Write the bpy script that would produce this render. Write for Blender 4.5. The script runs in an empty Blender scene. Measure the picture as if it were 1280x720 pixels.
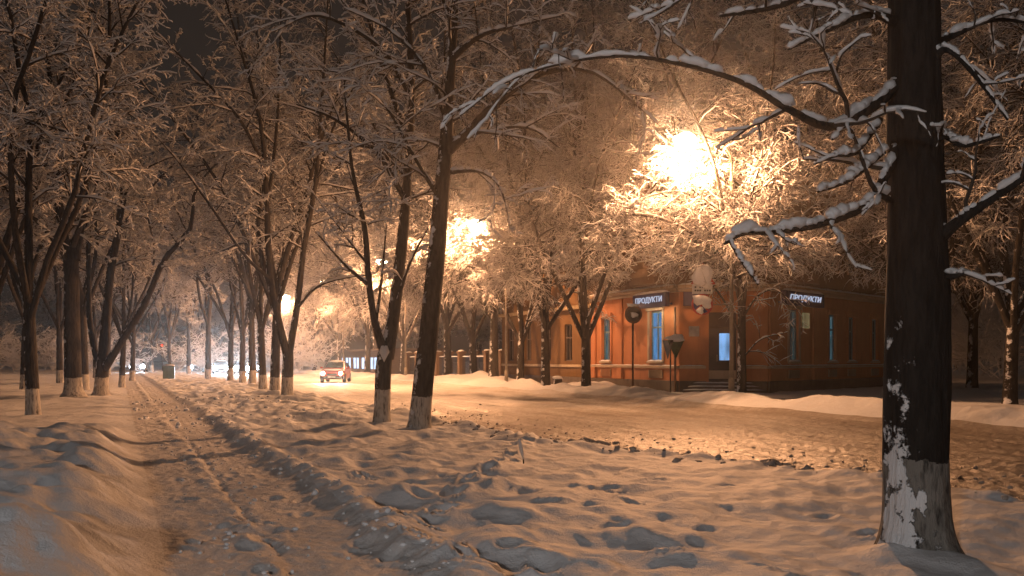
import bpy, bmesh, math, random
import numpy as np
from mathutils import Vector, Matrix

R = math.radians
scene = bpy.context.scene
COL = scene.collection
PI = math.pi

# ------------------------------------------------------------------ layout
# camera 1.6 m up at the origin looking along +Y ; the street runs along U, V points across it to the right
F = 1244.0
HY = 449.0
CAMH = 1.6
A = math.atan2(0.367, 0.930)
V = Vector((math.cos(A), math.sin(A), 0))
U = Vector((-math.sin(A), math.cos(A), 0))


def W(t, s, z=0.0):
    return V * t + U * s + Vector((0, 0, z))


def TS(x, y):
    return (x * V.x + y * V.y, x * U.x + y * U.y)


def P(px, py, d):
    return Vector(((px - 640) * d / F, d, CAMH - (py - HY) * d / F))


# ------------------------------------------------------------------ noise
_rs = np.random.RandomState(7)
_perm = _rs.permutation(4096)
_grad = _rs.normal(size=(4096, 2))
_grad /= np.linalg.norm(_grad, axis=1)[:, None]


def perlin(x, y, seed=0):
    x = np.asarray(x, float) + seed * 17.31
    y = np.asarray(y, float) + seed * 9.77
    xi = np.floor(x).astype(int)
    yi = np.floor(y).astype(int)
    xf = x - xi
    yf = y - yi

    def g(ix, iy, fx, fy):
        h = _perm[(_perm[ix & 4095] + iy) & 4095]
        gr = _grad[h]
        return gr[..., 0] * fx + gr[..., 1] * fy
    u = xf ** 3 * (xf * (xf * 6 - 15) + 10)
    v = yf ** 3 * (yf * (yf * 6 - 15) + 10)
    n00 = g(xi, yi, xf, yf)
    n10 = g(xi + 1, yi, xf - 1, yf)
    n01 = g(xi, yi + 1, xf, yf - 1)
    n11 = g(xi + 1, yi + 1, xf - 1, yf - 1)
    return (n00 * (1 - u) + n10 * u) * (1 - v) + (n01 * (1 - u) + n11 * u) * v


def fbm(x, y, octs=3, seed=0):
    r = 0
    a = 1.0
    f = 1.0
    for o in range(octs):
        r = r + a * perlin(np.asarray(x) * f, np.asarray(y) * f, seed + o * 3)
        a *= 0.5
        f *= 2.03
    return r


def sst(a, b, x):
    t = np.clip((np.asarray(x, float) - a) / (b - a), 0, 1)
    return t * t * (3 - 2 * t)


# ------------------------------------------------------------------ terrain height
def ground_ts(px, py):
    d = F * CAMH / (py - HY)
    return TS((px - 640) * d / F, d)


rf = random.Random(5)
PRINTS = []          # (t, s, angle, depth, length)
for px, py in ((498, 645), (505, 659), (537, 668), (527, 688), (566, 704), (590, 715), (545, 652), (470, 622), (455, 606)):
    t, s = ground_ts(px, py)
    PRINTS.append((t, s, rf.uniform(-.5, .5), .10, .15))
for i in range(26):   # a trail out from the path towards the road
    f = i / 25
    PRINTS.append((2.9 + 4.6 * f + rf.uniform(-.12, .12), 9.5 + 8.5 * f + (.14 if i % 2 else -.14), -.6 + rf.uniform(-.3, .3), .09, .16))
for i in range(70):
    PRINTS.append((rf.uniform(.5, 2.0), rf.uniform(4.5, 24), rf.uniform(-.5, .5), rf.uniform(.02, .05), .15))
for i in range(34):
    PRINTS.append((rf.uniform(2.6, 5.4), rf.uniform(5, 13), rf.uniform(-1.5, 1.5), rf.uniform(.04, .08), .17))
for i in range(34):
    PRINTS.append((rf.uniform(4.2, 7.4), rf.uniform(5, 13), rf.uniform(-1.5, 1.5), rf.uniform(.02, .05), .14))


def road_edge(s):
    return 7.4 + 1.7 * (1 - sst(9, 19, s))


def height(t, s):
    t = np.asarray(t, float)
    s = np.asarray(s, float)
    wob = .16 * perlin(s * .35, s * 0 + 2.5, 3) + .07 * perlin(s * 1.3, s * 0 + 5.5, 4)
    e_bank = .34 + wob * .8
    e_ridge = 2.15 + wob + .1 * perlin(s * 2.1, s * 0 + 9.5, 6)
    # left bank
    fade = 1 - .8 * sst(19, 25, s)
    bank = sst(e_bank + .12, e_bank - .95, t) * fade
    z = bank * (.40 + .30 * perlin(t * .7, s * .55, 11) + .20 * perlin(t * 1.7, s * 1.4, 12) + .065 * perlin(t * 4.5, s * 3.7, 13))
    z = z + sst(-3, -9, t) * .1 * fbm(t * .4, s * .4, 3, 14)
    # path : trampled, a narrow rut with clods
    inpath = sst(e_bank - .1, e_bank + .1, t) * sst(e_ridge + .2, e_ridge - .15, t)
    near = 1 - sst(25, 60, s)
    z = z + inpath * (.03 * fbm(t * 2.2, s * 1.6, 2, 21) + .030 * np.abs(perlin(t * 5.5, s * 4.6, 23)) + .014 * perlin(t * 13, s * 12, 24) * near)
    rut = 1.22 + .10 * perlin(s * .5, s * 0 + 3.3, 25) + .05 * perlin(s * 1.9, s * 0 + 3.3, 26)
    z = z - inpath * .05 * np.exp(-((t - rut) / .045) ** 2) * (0.55 + .9 * perlin(s * 2.2, t * 0 + 7.7, 27)) * (1 - .7 * sst(14, 22, s))
    z = z + inpath * .035 * np.exp(-((t - rut + .16) / .13) ** 2) * (0.5 + 2.0 * perlin(s * 3.1, t * 2.0, 28))
    # ridge of thrown clods at the right edge of the path
    rg = np.exp(-((t - e_ridge - .12) / .22) ** 2)
    z = z + rg * (.13 + .10 * perlin(s * 2.3, t * 2.3, 31) + .06 * np.abs(perlin(s * 5.2, t * 5.0, 32))) * (1 - .4 * sst(22, 34, s))
    # verge
    te = road_edge(s) + .25 * perlin(s * .5, s * 0 + 1.5, 41) + .12 * perlin(s * 1.7, s * 0 + 1.5, 42)
    ver = sst(e_ridge, e_ridge + .5, t) * sst(te + .25, te - .35, t)
    rough = (1 - sst(3.9, 5.6, t + .35 * perlin(s * .3, t * .3, 43)) * (1 - sst(12, 22, s)) * .45)
    wob2 = .4 * perlin(t * .5, s * .5, 48)
    b1 = perlin(t * .95 + wob2, s * 1.05 - wob2, 44)
    b2 = perlin(t * 1.9 + wob2, s * 1.7, 45)
    z = z + ver * (.07 + rough * (.19 * b1 + .10 * b2 + .03 * perlin(t * 4.4, s * 4.0, 46))
                   + .024 * perlin(t * 5.2, s * 3.6, 47) + .035 * np.maximum(0, perlin(t * 2.6, s * 2.9, 50)) * (1 - sst(14, 24, s)) + .05 * perlin(t * .6, s * .4, 49))
    # clods and shovelled heaps along the verge edge
    eg = np.exp(-((t - te + .15) / .38) ** 2)
    z = z + eg * np.maximum(0, .05 + .17 * perlin(s * .8, t * .7, 51) + .09 * perlin(s * 3.0, t * 2.8, 52))
    # heaps near the trunks of the far verge (around s=27..34)
    hp = np.exp(-((t - 5.2) / 1.9) ** 2) * sst(22, 27, s) * (1 - sst(42, 55, s))
    z = z + hp * (.12 + .30 * np.maximum(0, perlin(t * .9, s * .7, 53)))
    # road
    rd = sst(te - .1, te + .3, t) * sst(18.7, 18.2, t)
    z = z + rd * (-.03 + .035 * fbm(t * 1.3, s * .35, 2, 61) + (1 + .5 * sst(32, 22, s)) * (.028 * np.abs(perlin(t * 4.2, s * 2.6, 63)) * near + .020 * perlin(t * 9, s * 7, 64) * near + .045 * perlin(t * 1.9, s * .5, 65) * near))
    # far kerb berm and pavement
    far = sst(18.2, 19.0, t)
    berm = np.exp(-((t - 19.7 - .5 * perlin(s * .2, s * 0 + 4.4, 71)) / .85) ** 2)
    z = z + far * (.12 + .05 * fbm(t * .8, s * .8, 2, 72)) + berm * np.maximum(.08, .26 + .42 * perlin(s * .33, t * .35, 73) + .10 * perlin(s * 1.4, t * 1.3, 74) + .05 * perlin(s * 3.6, t * 3.3, 77))
    # the big heaps in front of the fence
    z = z + .55 * np.exp(-((t - 21.6) / 1.5) ** 2 - ((s - 60) / 5) ** 2) * (1 + .8 * perlin(t * .8, s * .6, 75))
    z = z + .45 * np.exp(-((t - 22.2) / 1.0) ** 2 - ((s - 45.5) / 2.2) ** 2) * (1 + .8 * perlin(t * .9, s * .9, 76))
    # foot of the big near tree : drifted snow
    z = z - .155 * np.exp(-(((t - 6.3) / 1.5) ** 2 + ((s - 6.3) / 2.0) ** 2))
    z = z + .11 * np.exp(-(((t - 6.15) / .55) ** 2 + ((s - 6.45) / .6) ** 2))
    return z


def add_prints(T, S, Z):
    for (t, s, a, dep, ln) in PRINTS:
        i0, i1 = np.searchsorted(S[:, 0], (s - .5, s + .5))
        if i1 <= i0:
            continue
        m = slice(i0, i1)
        dt = T[m] - t
        ds = S[m] - s
        c, sn = math.cos(a), math.sin(a)
        x = c * dt + sn * ds
        y = -sn * dt + c * ds
        q = (x / (ln * .52)) ** 2 + (y / ln) ** 2
        Z[m] -= .62 * dep * np.exp(-q ** 1.8) - .35 * dep * np.exp(-((np.sqrt(q) - 1.5) / .35) ** 2)
    return Z


def hz(x, y):
    t, s = TS(x, y)
    return float(height(np.array([t]), np.array([s]))[0])


# ------------------------------------------------------------------ node helpers
def new_mat(name):
    m = bpy.data.materials.new(name)
    m.use_nodes = True
    nt = m.node_tree
    for n in list(nt.nodes):
        nt.nodes.remove(n)
    out = nt.nodes.new('ShaderNodeOutputMaterial')
    return m, nt, out


def N(nt, typ, **kw):
    n = nt.nodes.new(typ)
    for k, v in kw.items():
        if k.startswith('i_'):
            key = k[2:]
            key = int(key) if key.isdigit() else key.replace('_', ' ')
            n.inputs[key].default_value = v
        else:
            setattr(n, k, v)
    return n


def L(nt, a, b):
    nt.links.new(a, b)


def ramp(nt, fac, stops, interp='LINEAR'):
    r = nt.nodes.new('ShaderNodeValToRGB')
    r.color_ramp.interpolation = interp
    el = r.color_ramp.elements
    while len(el) > 1:
        el.remove(el[-1])
    el[0].position = stops[0][0]
    el[0].color = stops[0][1]
    for p, c in stops[1:]:
        e = el.new(p)
        e.color = c
    if fac is not None:
        L(nt, fac, r.inputs[0])
    return r.outputs[0]


def c4(r, g=None, b=None):
    if g is None:
        g = b = r
    return (r, g, b, 1)


def mixc(nt, fac, a, b):
    m = nt.nodes.new('ShaderNodeMix')
    m.data_type = 'RGBA'
    for sock, val in ((m.inputs[0], fac), (m.inputs[6], a), (m.inputs[7], b)):
        if isinstance(val, (tuple, list)):
            sock.default_value = val
        elif isinstance(val, (int, float)):
            sock.default_value = val
        else:
            L(nt, val, sock)
    return m.outputs[2]


def mathn(nt, op, a, b=None, clamp=False):
    m = nt.nodes.new('ShaderNodeMath')
    m.operation = op
    m.use_clamp = clamp
    for i, v in enumerate((a, b)):
        if v is None:
            continue
        if isinstance(v, (int, float)):
            m.inputs[i].default_value = v
        else:
            L(nt, v, m.inputs[i])
    return m.outputs[0]


def noise(nt, co, scale, detail=4, rough=.55, w=None):
    n = N(nt, 'ShaderNodeTexNoise')
    n.inputs['Scale'].default_value = scale
    n.inputs['Detail'].default_value = detail
    n.inputs['Roughness'].default_value = rough
    if co is not None:
        L(nt, co, n.inputs['Vector'])
    return n.outputs['Fac']


def principled(nt, out, base=None, rough=.6, metallic=0, normal=None, spec=.4):
    p = N(nt, 'ShaderNodeBsdfPrincipled')
    if isinstance(base, (tuple, list)):
        p.inputs['Base Color'].default_value = base
    elif base is not None:
        L(nt, base, p.inputs['Base Color'])
    if isinstance(rough, (int, float)):
        p.inputs['Roughness'].default_value = rough
    else:
        L(nt, rough, p.inputs['Roughness'])
    p.inputs['Metallic'].default_value = metallic
    p.inputs['Specular IOR Level'].default_value = spec
    if normal is not None:
        L(nt, normal, p.inputs['Normal'])
    if out is not None:
        L(nt, p.outputs[0], out.inputs['Surface'])
    return p


def bump(nt, hgt, strength=.5, dist=.02):
    b = N(nt, 'ShaderNodeBump')
    b.inputs['Strength'].default_value = strength
    b.inputs['Distance'].default_value = dist
    L(nt, hgt, b.inputs['Height'])
    return b.outputs[0]


def obco(nt):
    return N(nt, 'ShaderNodeTexCoord').outputs['Object']


MATS = {}


def simple(name, col, rough=.6, metallic=0, nscale=6, var=.25, bumps=.15):
    """a plain painted / cast surface with some wear in colour and relief"""
    if name in MATS:
        return MATS[name]
    m, nt, out = new_mat(name)
    co = obco(nt)
    n1 = noise(nt, co, nscale, 5)
    n2 = noise(nt, co, nscale * 6, 3)
    lo = c4(*[c * (1 - var) for c in col])
    hi = c4(*[min(1, c * (1 + var)) for c in col])
    base = ramp(nt, n1, [(.3, lo), (.7, hi)])
    principled(nt, out, base, rough, metallic, bump(nt, n2, bumps, .01))
    MATS[name] = m
    return m


def emit(name, col, strength):
    if name in MATS:
        return MATS[name]
    m, nt, out = new_mat(name)
    e = N(nt, 'ShaderNodeEmission')
    e.inputs[0].default_value = c4(*col)
    e.inputs[1].default_value = strength
    L(nt, e.outputs[0], out.inputs['Surface'])
    MATS[name] = m
    return m


def mat_snow(name, base=(.80, .81, .83), translucent=0.0, nscale=9, bs=.35, bd=.02):
    m, nt, out = new_mat(name)
    co = obco(nt)
    n1 = noise(nt, co, nscale, 6, .6)
    n2 = noise(nt, co, nscale * 7, 3)
    col = ramp(nt, n1, [(.25, c4(*[c * .92 for c in base])), (.7, c4(*base))])
    h = mathn(nt, 'ADD', n1, mathn(nt, 'MULTIPLY', n2, .35))
    p = principled(nt, None, col, .65, 0, bump(nt, h, bs, bd), .25)
    if translucent > 0:
        tr = N(nt, 'ShaderNodeBsdfTranslucent')
        L(nt, col, tr.inputs[0])
        mx = N(nt, 'ShaderNodeMixShader')
        mx.inputs[0].default_value = translucent
        L(nt, p.outputs[0], mx.inputs[1])
        L(nt, tr.outputs[0], mx.inputs[2])
        L(nt, mx.outputs[0], out.inputs['Surface'])
    else:
        L(nt, p.outputs[0], out.inputs['Surface'])
    return m


SNOW = mat_snow('snow_fresh')
SNOW_TW = mat_snow('snow_on_twigs', (.80, .80, .81), .22, 14, .3, .02)
SNOW_VERGE = mat_snow('snow_verge', (.78, .79, .81), 0, 9, .75, .035)


def mat_path():
    m, nt, out = new_mat('snow_trodden')
    co = obco(nt)
    n1 = noise(nt, co, 1.6, 5, .65)
    n2 = noise(nt, co, 14, 6, .7)
    n3 = noise(nt, co, 60, 3)
    col = ramp(nt, n2, [(.30, c4(.58, .56, .54)), (.48, c4(.73, .72, .72)), (.7, c4(.80, .80, .80))])
    col = mixc(nt, mathn(nt, 'MULTIPLY', ramp(nt, n1, [(.4, c4(0)), (.7, c4(1))]), .5), col, c4(.55, .52, .50))
    h = mathn(nt, 'ADD', n2, mathn(nt, 'MULTIPLY', n3, .3))
    principled(nt, out, col, .65, 0, bump(nt, h, .7, .04), .25)
    return m


def mat_road():
    """slush : wheel tracks run along the street (object Y), brown grit ploughed up nearer the verge on the near side of the junction"""
    m, nt, out = new_mat('slushy_snow')
    co = obco(nt)
    mp = N(nt, 'ShaderNodeMapping')
    mp.inputs['Scale'].default_value = (1.0, .16, 1)
    L(nt, co, mp.inputs['Vector'])
    tr = noise(nt, mp.outputs[0], 1.1, 4, .6)
    n2 = noise(nt, co, 5, 7, .72)
    n3 = noise(nt, co, 22, 5, .7)
    sp = N(nt, 'ShaderNodeSeparateXYZ')
    L(nt, co, sp.inputs[0])
    mr = N(nt, 'ShaderNodeMapRange')
    mr.inputs[1].default_value = 34
    mr.inputs[2].default_value = 17
    L(nt, sp.outputs[1], mr.inputs[0])
    f = mathn(nt, 'ADD', mathn(nt, 'MULTIPLY', tr, .55), mathn(nt, 'MULTIPLY', n2, .55))
    f = mathn(nt, 'ADD', f, mathn(nt, 'MULTIPLY', mr.outputs[0], .24))
    col = ramp(nt, f, [(.50, c4(.70, .68, .66)), (.60, c4(.52, .48, .43)), (.72, c4(.30, .25, .20)), (.88, c4(.15, .115, .085))])
    col = mixc(nt, mathn(nt, 'MULTIPLY', ramp(nt, n3, [(.5, c4(0)), (.7, c4(1))]), .6), col, c4(.40, .36, .31))
    h = mathn(nt, 'ADD', n2, mathn(nt, 'MULTIPLY', n3, .4))
    principled(nt, out, col, ramp(nt, f, [(.5, c4(.7)), (.75, c4(.42))]), 0, bump(nt, h, .8, .06), .4)
    return m


WIND = Vector((-.80, -.52, .30)).normalized()


def mat_bark(name, wash=0.0, plaster=.5, dark=(.018, .016, .014), light=(.06, .052, .044), zfall=0.0, lime=1.0):
    """bark with vertical furrows ; lime wash below object height `wash`; wind-blown snow stuck on the weather side"""
    m, nt, out = new_mat(name)
    co = obco(nt)
    mp = N(nt, 'ShaderNodeMapping')
    mp.inputs['Scale'].default_value = (1, 1, .22)
    L(nt, co, mp.inputs['Vector'])
    n1 = noise(nt, mp.outputs[0], 16, 6, .65)
    n2 = noise(nt, co, 4.2, 6, .62)
    n4 = noise(nt, co, 40, 3, .6)
    col = ramp(nt, n1, [(.32, c4(*dark)), (.62, c4(*light))])
    sp = N(nt, 'ShaderNodeSeparateXYZ')
    L(nt, co, sp.inputs[0])
    if wash > 0:
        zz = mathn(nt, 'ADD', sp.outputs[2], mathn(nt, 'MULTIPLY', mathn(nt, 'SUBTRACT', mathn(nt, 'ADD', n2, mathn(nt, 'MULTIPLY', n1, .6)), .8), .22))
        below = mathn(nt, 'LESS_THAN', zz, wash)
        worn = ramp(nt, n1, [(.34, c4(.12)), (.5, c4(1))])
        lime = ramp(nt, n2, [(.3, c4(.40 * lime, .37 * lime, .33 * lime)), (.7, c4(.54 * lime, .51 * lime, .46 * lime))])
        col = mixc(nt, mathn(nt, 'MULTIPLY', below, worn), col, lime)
    ge = N(nt, 'ShaderNodeNewGeometry')
    dp = N(nt, 'ShaderNodeVectorMath', operation='DOT_PRODUCT')
    L(nt, ge.outputs['Normal'], dp.inputs[0])
    dp.inputs[1].default_value = WIND
    f = mathn(nt, 'ADD', mathn(nt, 'MULTIPLY', dp.outputs['Value'], .55), mathn(nt, 'MULTIPLY', n2, .9))
    f = mathn(nt, 'ADD', f, mathn(nt, 'MULTIPLY', n4, .18))
    if zfall:
        f = mathn(nt, 'SUBTRACT', f, mathn(nt, 'MULTIPLY', mathn(nt, 'SUBTRACT', sp.outputs[2], 1.25), zfall))
    lo = 1.22 - .55 * plaster
    sn = mathn(nt, 'MULTIPLY', mathn(nt, 'SUBTRACT', f, lo), 30, True)
    col = mixc(nt, sn, col, c4(.78, .79, .81))
    h = mathn(nt, 'ADD', n1, mathn(nt, 'MULTIPLY', sn, .9))
    principled(nt, out, col, .85, 0, bump(nt, h, 1.0, .045), .2)
    return m


BARK = mat_bark('bark_limewashed', .80, .24)
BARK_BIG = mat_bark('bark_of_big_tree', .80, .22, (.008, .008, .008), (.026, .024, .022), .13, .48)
BARK_PLAIN = mat_bark('bark_plain', 0, .30)
BARK_TW = simple('twig_bark', (.035, .028, .022), .9, 0, 8, .3)


# ------------------------------------------------------------------ mesh helpers
def link(o, parent=None):
    COL.objects.link(o)
    if parent is not None:
        o.parent = parent
    return o


def np_mesh(name, verts, quads, smooth=True, tris=None):
    me = bpy.data.meshes.new(name)
    verts = np.asarray(verts, np.float32)
    me.vertices.add(len(verts))
    me.vertices.foreach_set('co', verts.ravel())
    q = np.asarray(quads, np.int32).reshape(-1, 4)
    nt_ = 0 if tris is None else len(tris)
    li = q.ravel()
    starts = np.arange(len(q)) * 4
    if nt_:
        tr = np.asarray(tris, np.int32).reshape(-1, 3)
        starts = np.concatenate([starts, len(li) + np.arange(nt_) * 3])
        li = np.concatenate([li, tr.ravel()])
    me.loops.add(len(li))
    me.loops.foreach_set('vertex_index', li.astype(np.int32))
    me.polygons.add(len(starts))
    me.polygons.foreach_set('loop_start', starts.astype(np.int32))
    me.polygons.foreach_set('use_smooth', np.full(len(starts), smooth))
    me.update(calc_edges=True)
    me.validate()
    return me


def obj(name, me, mat, parent=None):
    if isinstance(me, bmesh.types.BMesh):
        bm = me
        me = bpy.data.meshes.new(name)
        bm.to_mesh(me)
        bm.free()
    me.materials.clear()
    for mm in (mat if isinstance(mat, (list, tuple)) else [mat]):
        me.materials.append(mm)
    return link(bpy.data.objects.new(name, me), parent)


def thing(name, label, cat, loc=(0, 0, 0), rotz=0, group=None, kind=None):
    o = bpy.data.objects.new(name, None)
    o.empty_display_size = .2
    link(o)
    o.location = loc
    o.rotation_euler = (0, 0, rotz)
    return tag(o, label, cat, group, kind)


def tag(o, label=None, cat=None, group=None, kind=None):
    if label:
        o['label'] = label
    if cat:
        o['category'] = cat
    if group:
        o['group'] = group
    if kind:
        o['kind'] = kind
    return o


def copy_tree(o, parent=None):
    c = o.copy()
    COL.objects.link(c)
    if parent is not None:
        c.parent = parent
    for ch in list(o.children):
        copy_tree(ch, c)
    return c


def box(bm, x0, x1, y0, y1, z0, z1, bevel=0, M=None):
    vs = [bm.verts.new((x, y, z)) for x in (x0, x1) for y in (y0, y1) for z in (z0, z1)]
    idx = ((0, 1, 3, 2), (4, 6, 7, 5), (0, 4, 5, 1), (2, 3, 7, 6), (0, 2, 6, 4), (1, 5, 7, 3))
    fs = [bm.faces.new([vs[i] for i in f]) for f in idx]
    if bevel:
        es = list({e for f in fs for e in f.edges})
        r = bmesh.ops.bevel(bm, geom=es, offset=bevel, segments=2, affect='EDGES', profile=.5)
        vs = list({v for f in r['faces'] for v in f.verts} | {v for v in vs if v.is_valid})
    if M is not None:
        bmesh.ops.transform(bm, matrix=M, verts=[v for v in vs if v.is_valid])
    return vs


def cyl(bm, p0, p1, r0, r1=None, n=12, caps=True):
    p0 = Vector(p0)
    p1 = Vector(p1)
    r1 = r0 if r1 is None else r1
    d = (p1 - p0).normalized()
    a = d.orthogonal().normalized()
    b = d.cross(a)
    r0v, r1v = [], []
    for i in range(n):
        th = 2 * PI * i / n
        o = a * math.cos(th) + b * math.sin(th)
        r0v.append(bm.verts.new(p0 + o * r0))
        r1v.append(bm.verts.new(p1 + o * r1))
    for i in range(n):
        j = (i + 1) % n
        f = bm.faces.new((r0v[i], r0v[j], r1v[j], r1v[i]))
        f.smooth = True
    if caps:
        bm.faces.new(list(reversed(r0v)))
        bm.faces.new(r1v)


def blob(bm, c, rx, ry, rz, rng, amp=.18, sub=2, M=None):
    r = bmesh.ops.create_icosphere(bm, subdivisions=sub, radius=1)
    ph = [rng.uniform(0, 6.3) for _ in range(6)]
    for v in r['verts']:
        k = 1 + amp * (math.sin(v.co.x * 3.1 + ph[0]) * math.cos(v.co.y * 2.7 + ph[1]) + .6 * math.sin(v.co.z * 4.3 + ph[2] + v.co.x * 2))
        v.co = Vector((v.co.x * rx * k, v.co.y * ry * k, v.co.z * rz * k))
        if M is not None:
            v.co = M @ v.co
        v.co += Vector(c)
        for f in v.link_faces:
            f.smooth = True


def prism(bm, outline, y0, y1):
    """outline of (x, z) points pushed from y0 to y1"""
    a = [bm.verts.new((x, y0, z)) for x, z in outline]
    b = [bm.verts.new((x, y1, z)) for x, z in outline]
    n = len(a)
    bm.faces.new(a)
    bm.faces.new(list(reversed(b)))
    for i in range(n):
        j = (i + 1) % n
        bm.faces.new((a[j], a[i], b[i], b[j]))


class Tubes:
    """collects swept tubes, meshes them all at once"""

    def __init__(self):
        self.g = {}

    def add(self, pts, rad, sides, squash=1.0):
        k = (len(pts), sides)
        self.g.setdefault(k, []).append((pts, rad, squash))

    def mesh(self, name, lumpy=0.0, furrow=0.0):
        VV, QQ, off = [], [], 0
        for (n, s), items in self.g.items():
            p = np.array([i[0] for i in items], float)
            r = np.array([i[1] for i in items], float)
            sq = np.array([i[2] for i in items], float)
            B = len(items)
            T = np.empty_like(p)
            T[:, 1:-1] = p[:, 2:] - p[:, :-2]
            T[:, 0] = p[:, 1] - p[:, 0]
            T[:, -1] = p[:, -1] - p[:, -2]
            T /= np.linalg.norm(T, axis=2)[..., None] + 1e-9
            mean = p[:, -1] - p[:, 0]
            ref = np.zeros((B, 3))
            vert = np.abs(mean[:, 2]) > .8 * (np.linalg.norm(mean, axis=1) + 1e-9)
            ref[~vert, 2] = 1
            ref[vert, 0] = 1
            n1 = np.cross(T, ref[:, None, :])
            n1 /= np.linalg.norm(n1, axis=2)[..., None] + 1e-9
            n2 = np.cross(n1, T)
            th = np.arange(s) * 2 * PI / s + .3
            ring = n1[:, :, None, :] * np.cos(th)[None, None, :, None] + n2[:, :, None, :] * (np.sin(th)[None, None, :, None] * sq[:, None, None, None])
            rr_ = np.repeat(r[:, :, None], s, 2)
            if furrow and s > 12:
                zz = np.cumsum(np.linalg.norm(np.diff(p, axis=1, prepend=p[:, :1]), axis=2), axis=1)[:, :, None]
                cth, sth = np.cos(th)[None, None], np.sin(th)[None, None]
                rr_ = rr_ * (1 + furrow * (perlin(cth * 5 + 9, sth * 5 + zz * .9, 81) + .7 * perlin(cth * 13 + sth * 4, zz * 1.6 + sth * 13, 82)
                                           + 1.6 * perlin(cth * 1.2 + zz * 0, zz * .55 + sth * 1.2, 83)))
            v = p[:, :, None, :] + ring * rr_[..., None]
            if lumpy:
                vx, vy, vz = v[..., 0], v[..., 1], v[..., 2]
                k = perlin(vx * 17 + vz * 5, vy * 17 - vz * 13, 84) + .5 * perlin(vx * 41 - vz * 22, vy * 41 + vz * 37, 85)
                v = v + ring * (rr_ * lumpy * k)[..., None]
            VV.append(v.reshape(-1, 3))
            b = np.arange(B)[:, None, None] * (n * s)
            i = np.arange(n - 1)[None, :, None] * s
            j = np.arange(s)[None, None, :]
            j2 = (j + 1) % s
            q = np.stack([b + i + j, b + i + j2, b + i + s + j2, b + i + s + j], -1)
            QQ.append(q.reshape(-1, 4) + off)
            off += B * n * s
        return np_mesh(name, np.concatenate(VV), np.concatenate(QQ))


# ------------------------------------------------------------------ trees
def resample(pts, n):
    pts = np.asarray(pts, float)
    # catmull-rom through the control points
    m = len(pts)
    if m == 2:
        f = np.linspace(0, 1, n)[:, None]
        return pts[0] * (1 - f) + pts[1] * f
    ext = np.vstack([2 * pts[0] - pts[1], pts, 2 * pts[-1] - pts[-2]])
    u = np.linspace(0, m - 1 - 1e-6, n)
    i = u.astype(int)
    f = (u - i)[:, None]
    p0, p1, p2, p3 = ext[i], ext[i + 1], ext[i + 2], ext[i + 3]
    return .5 * ((2 * p1) + (-p0 + p2) * f + (2 * p0 - 5 * p1 + 4 * p2 - p3) * f ** 2 + (-p0 + 3 * p1 - 3 * p2 + p3) * f ** 3)


def grow(rng, p0, d, Ln, n, wob, grav):
    pts = [p0]
    d = d / (np.linalg.norm(d) + 1e-9)
    st = Ln / (n - 1)
    for i in range(n - 1):
        d = d + rng.normal(0, wob, 3)
        d[2] += grav
        d = d / np.linalg.norm(d)
        pts.append(pts[-1] + d * st)
    return np.array(pts)


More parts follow.
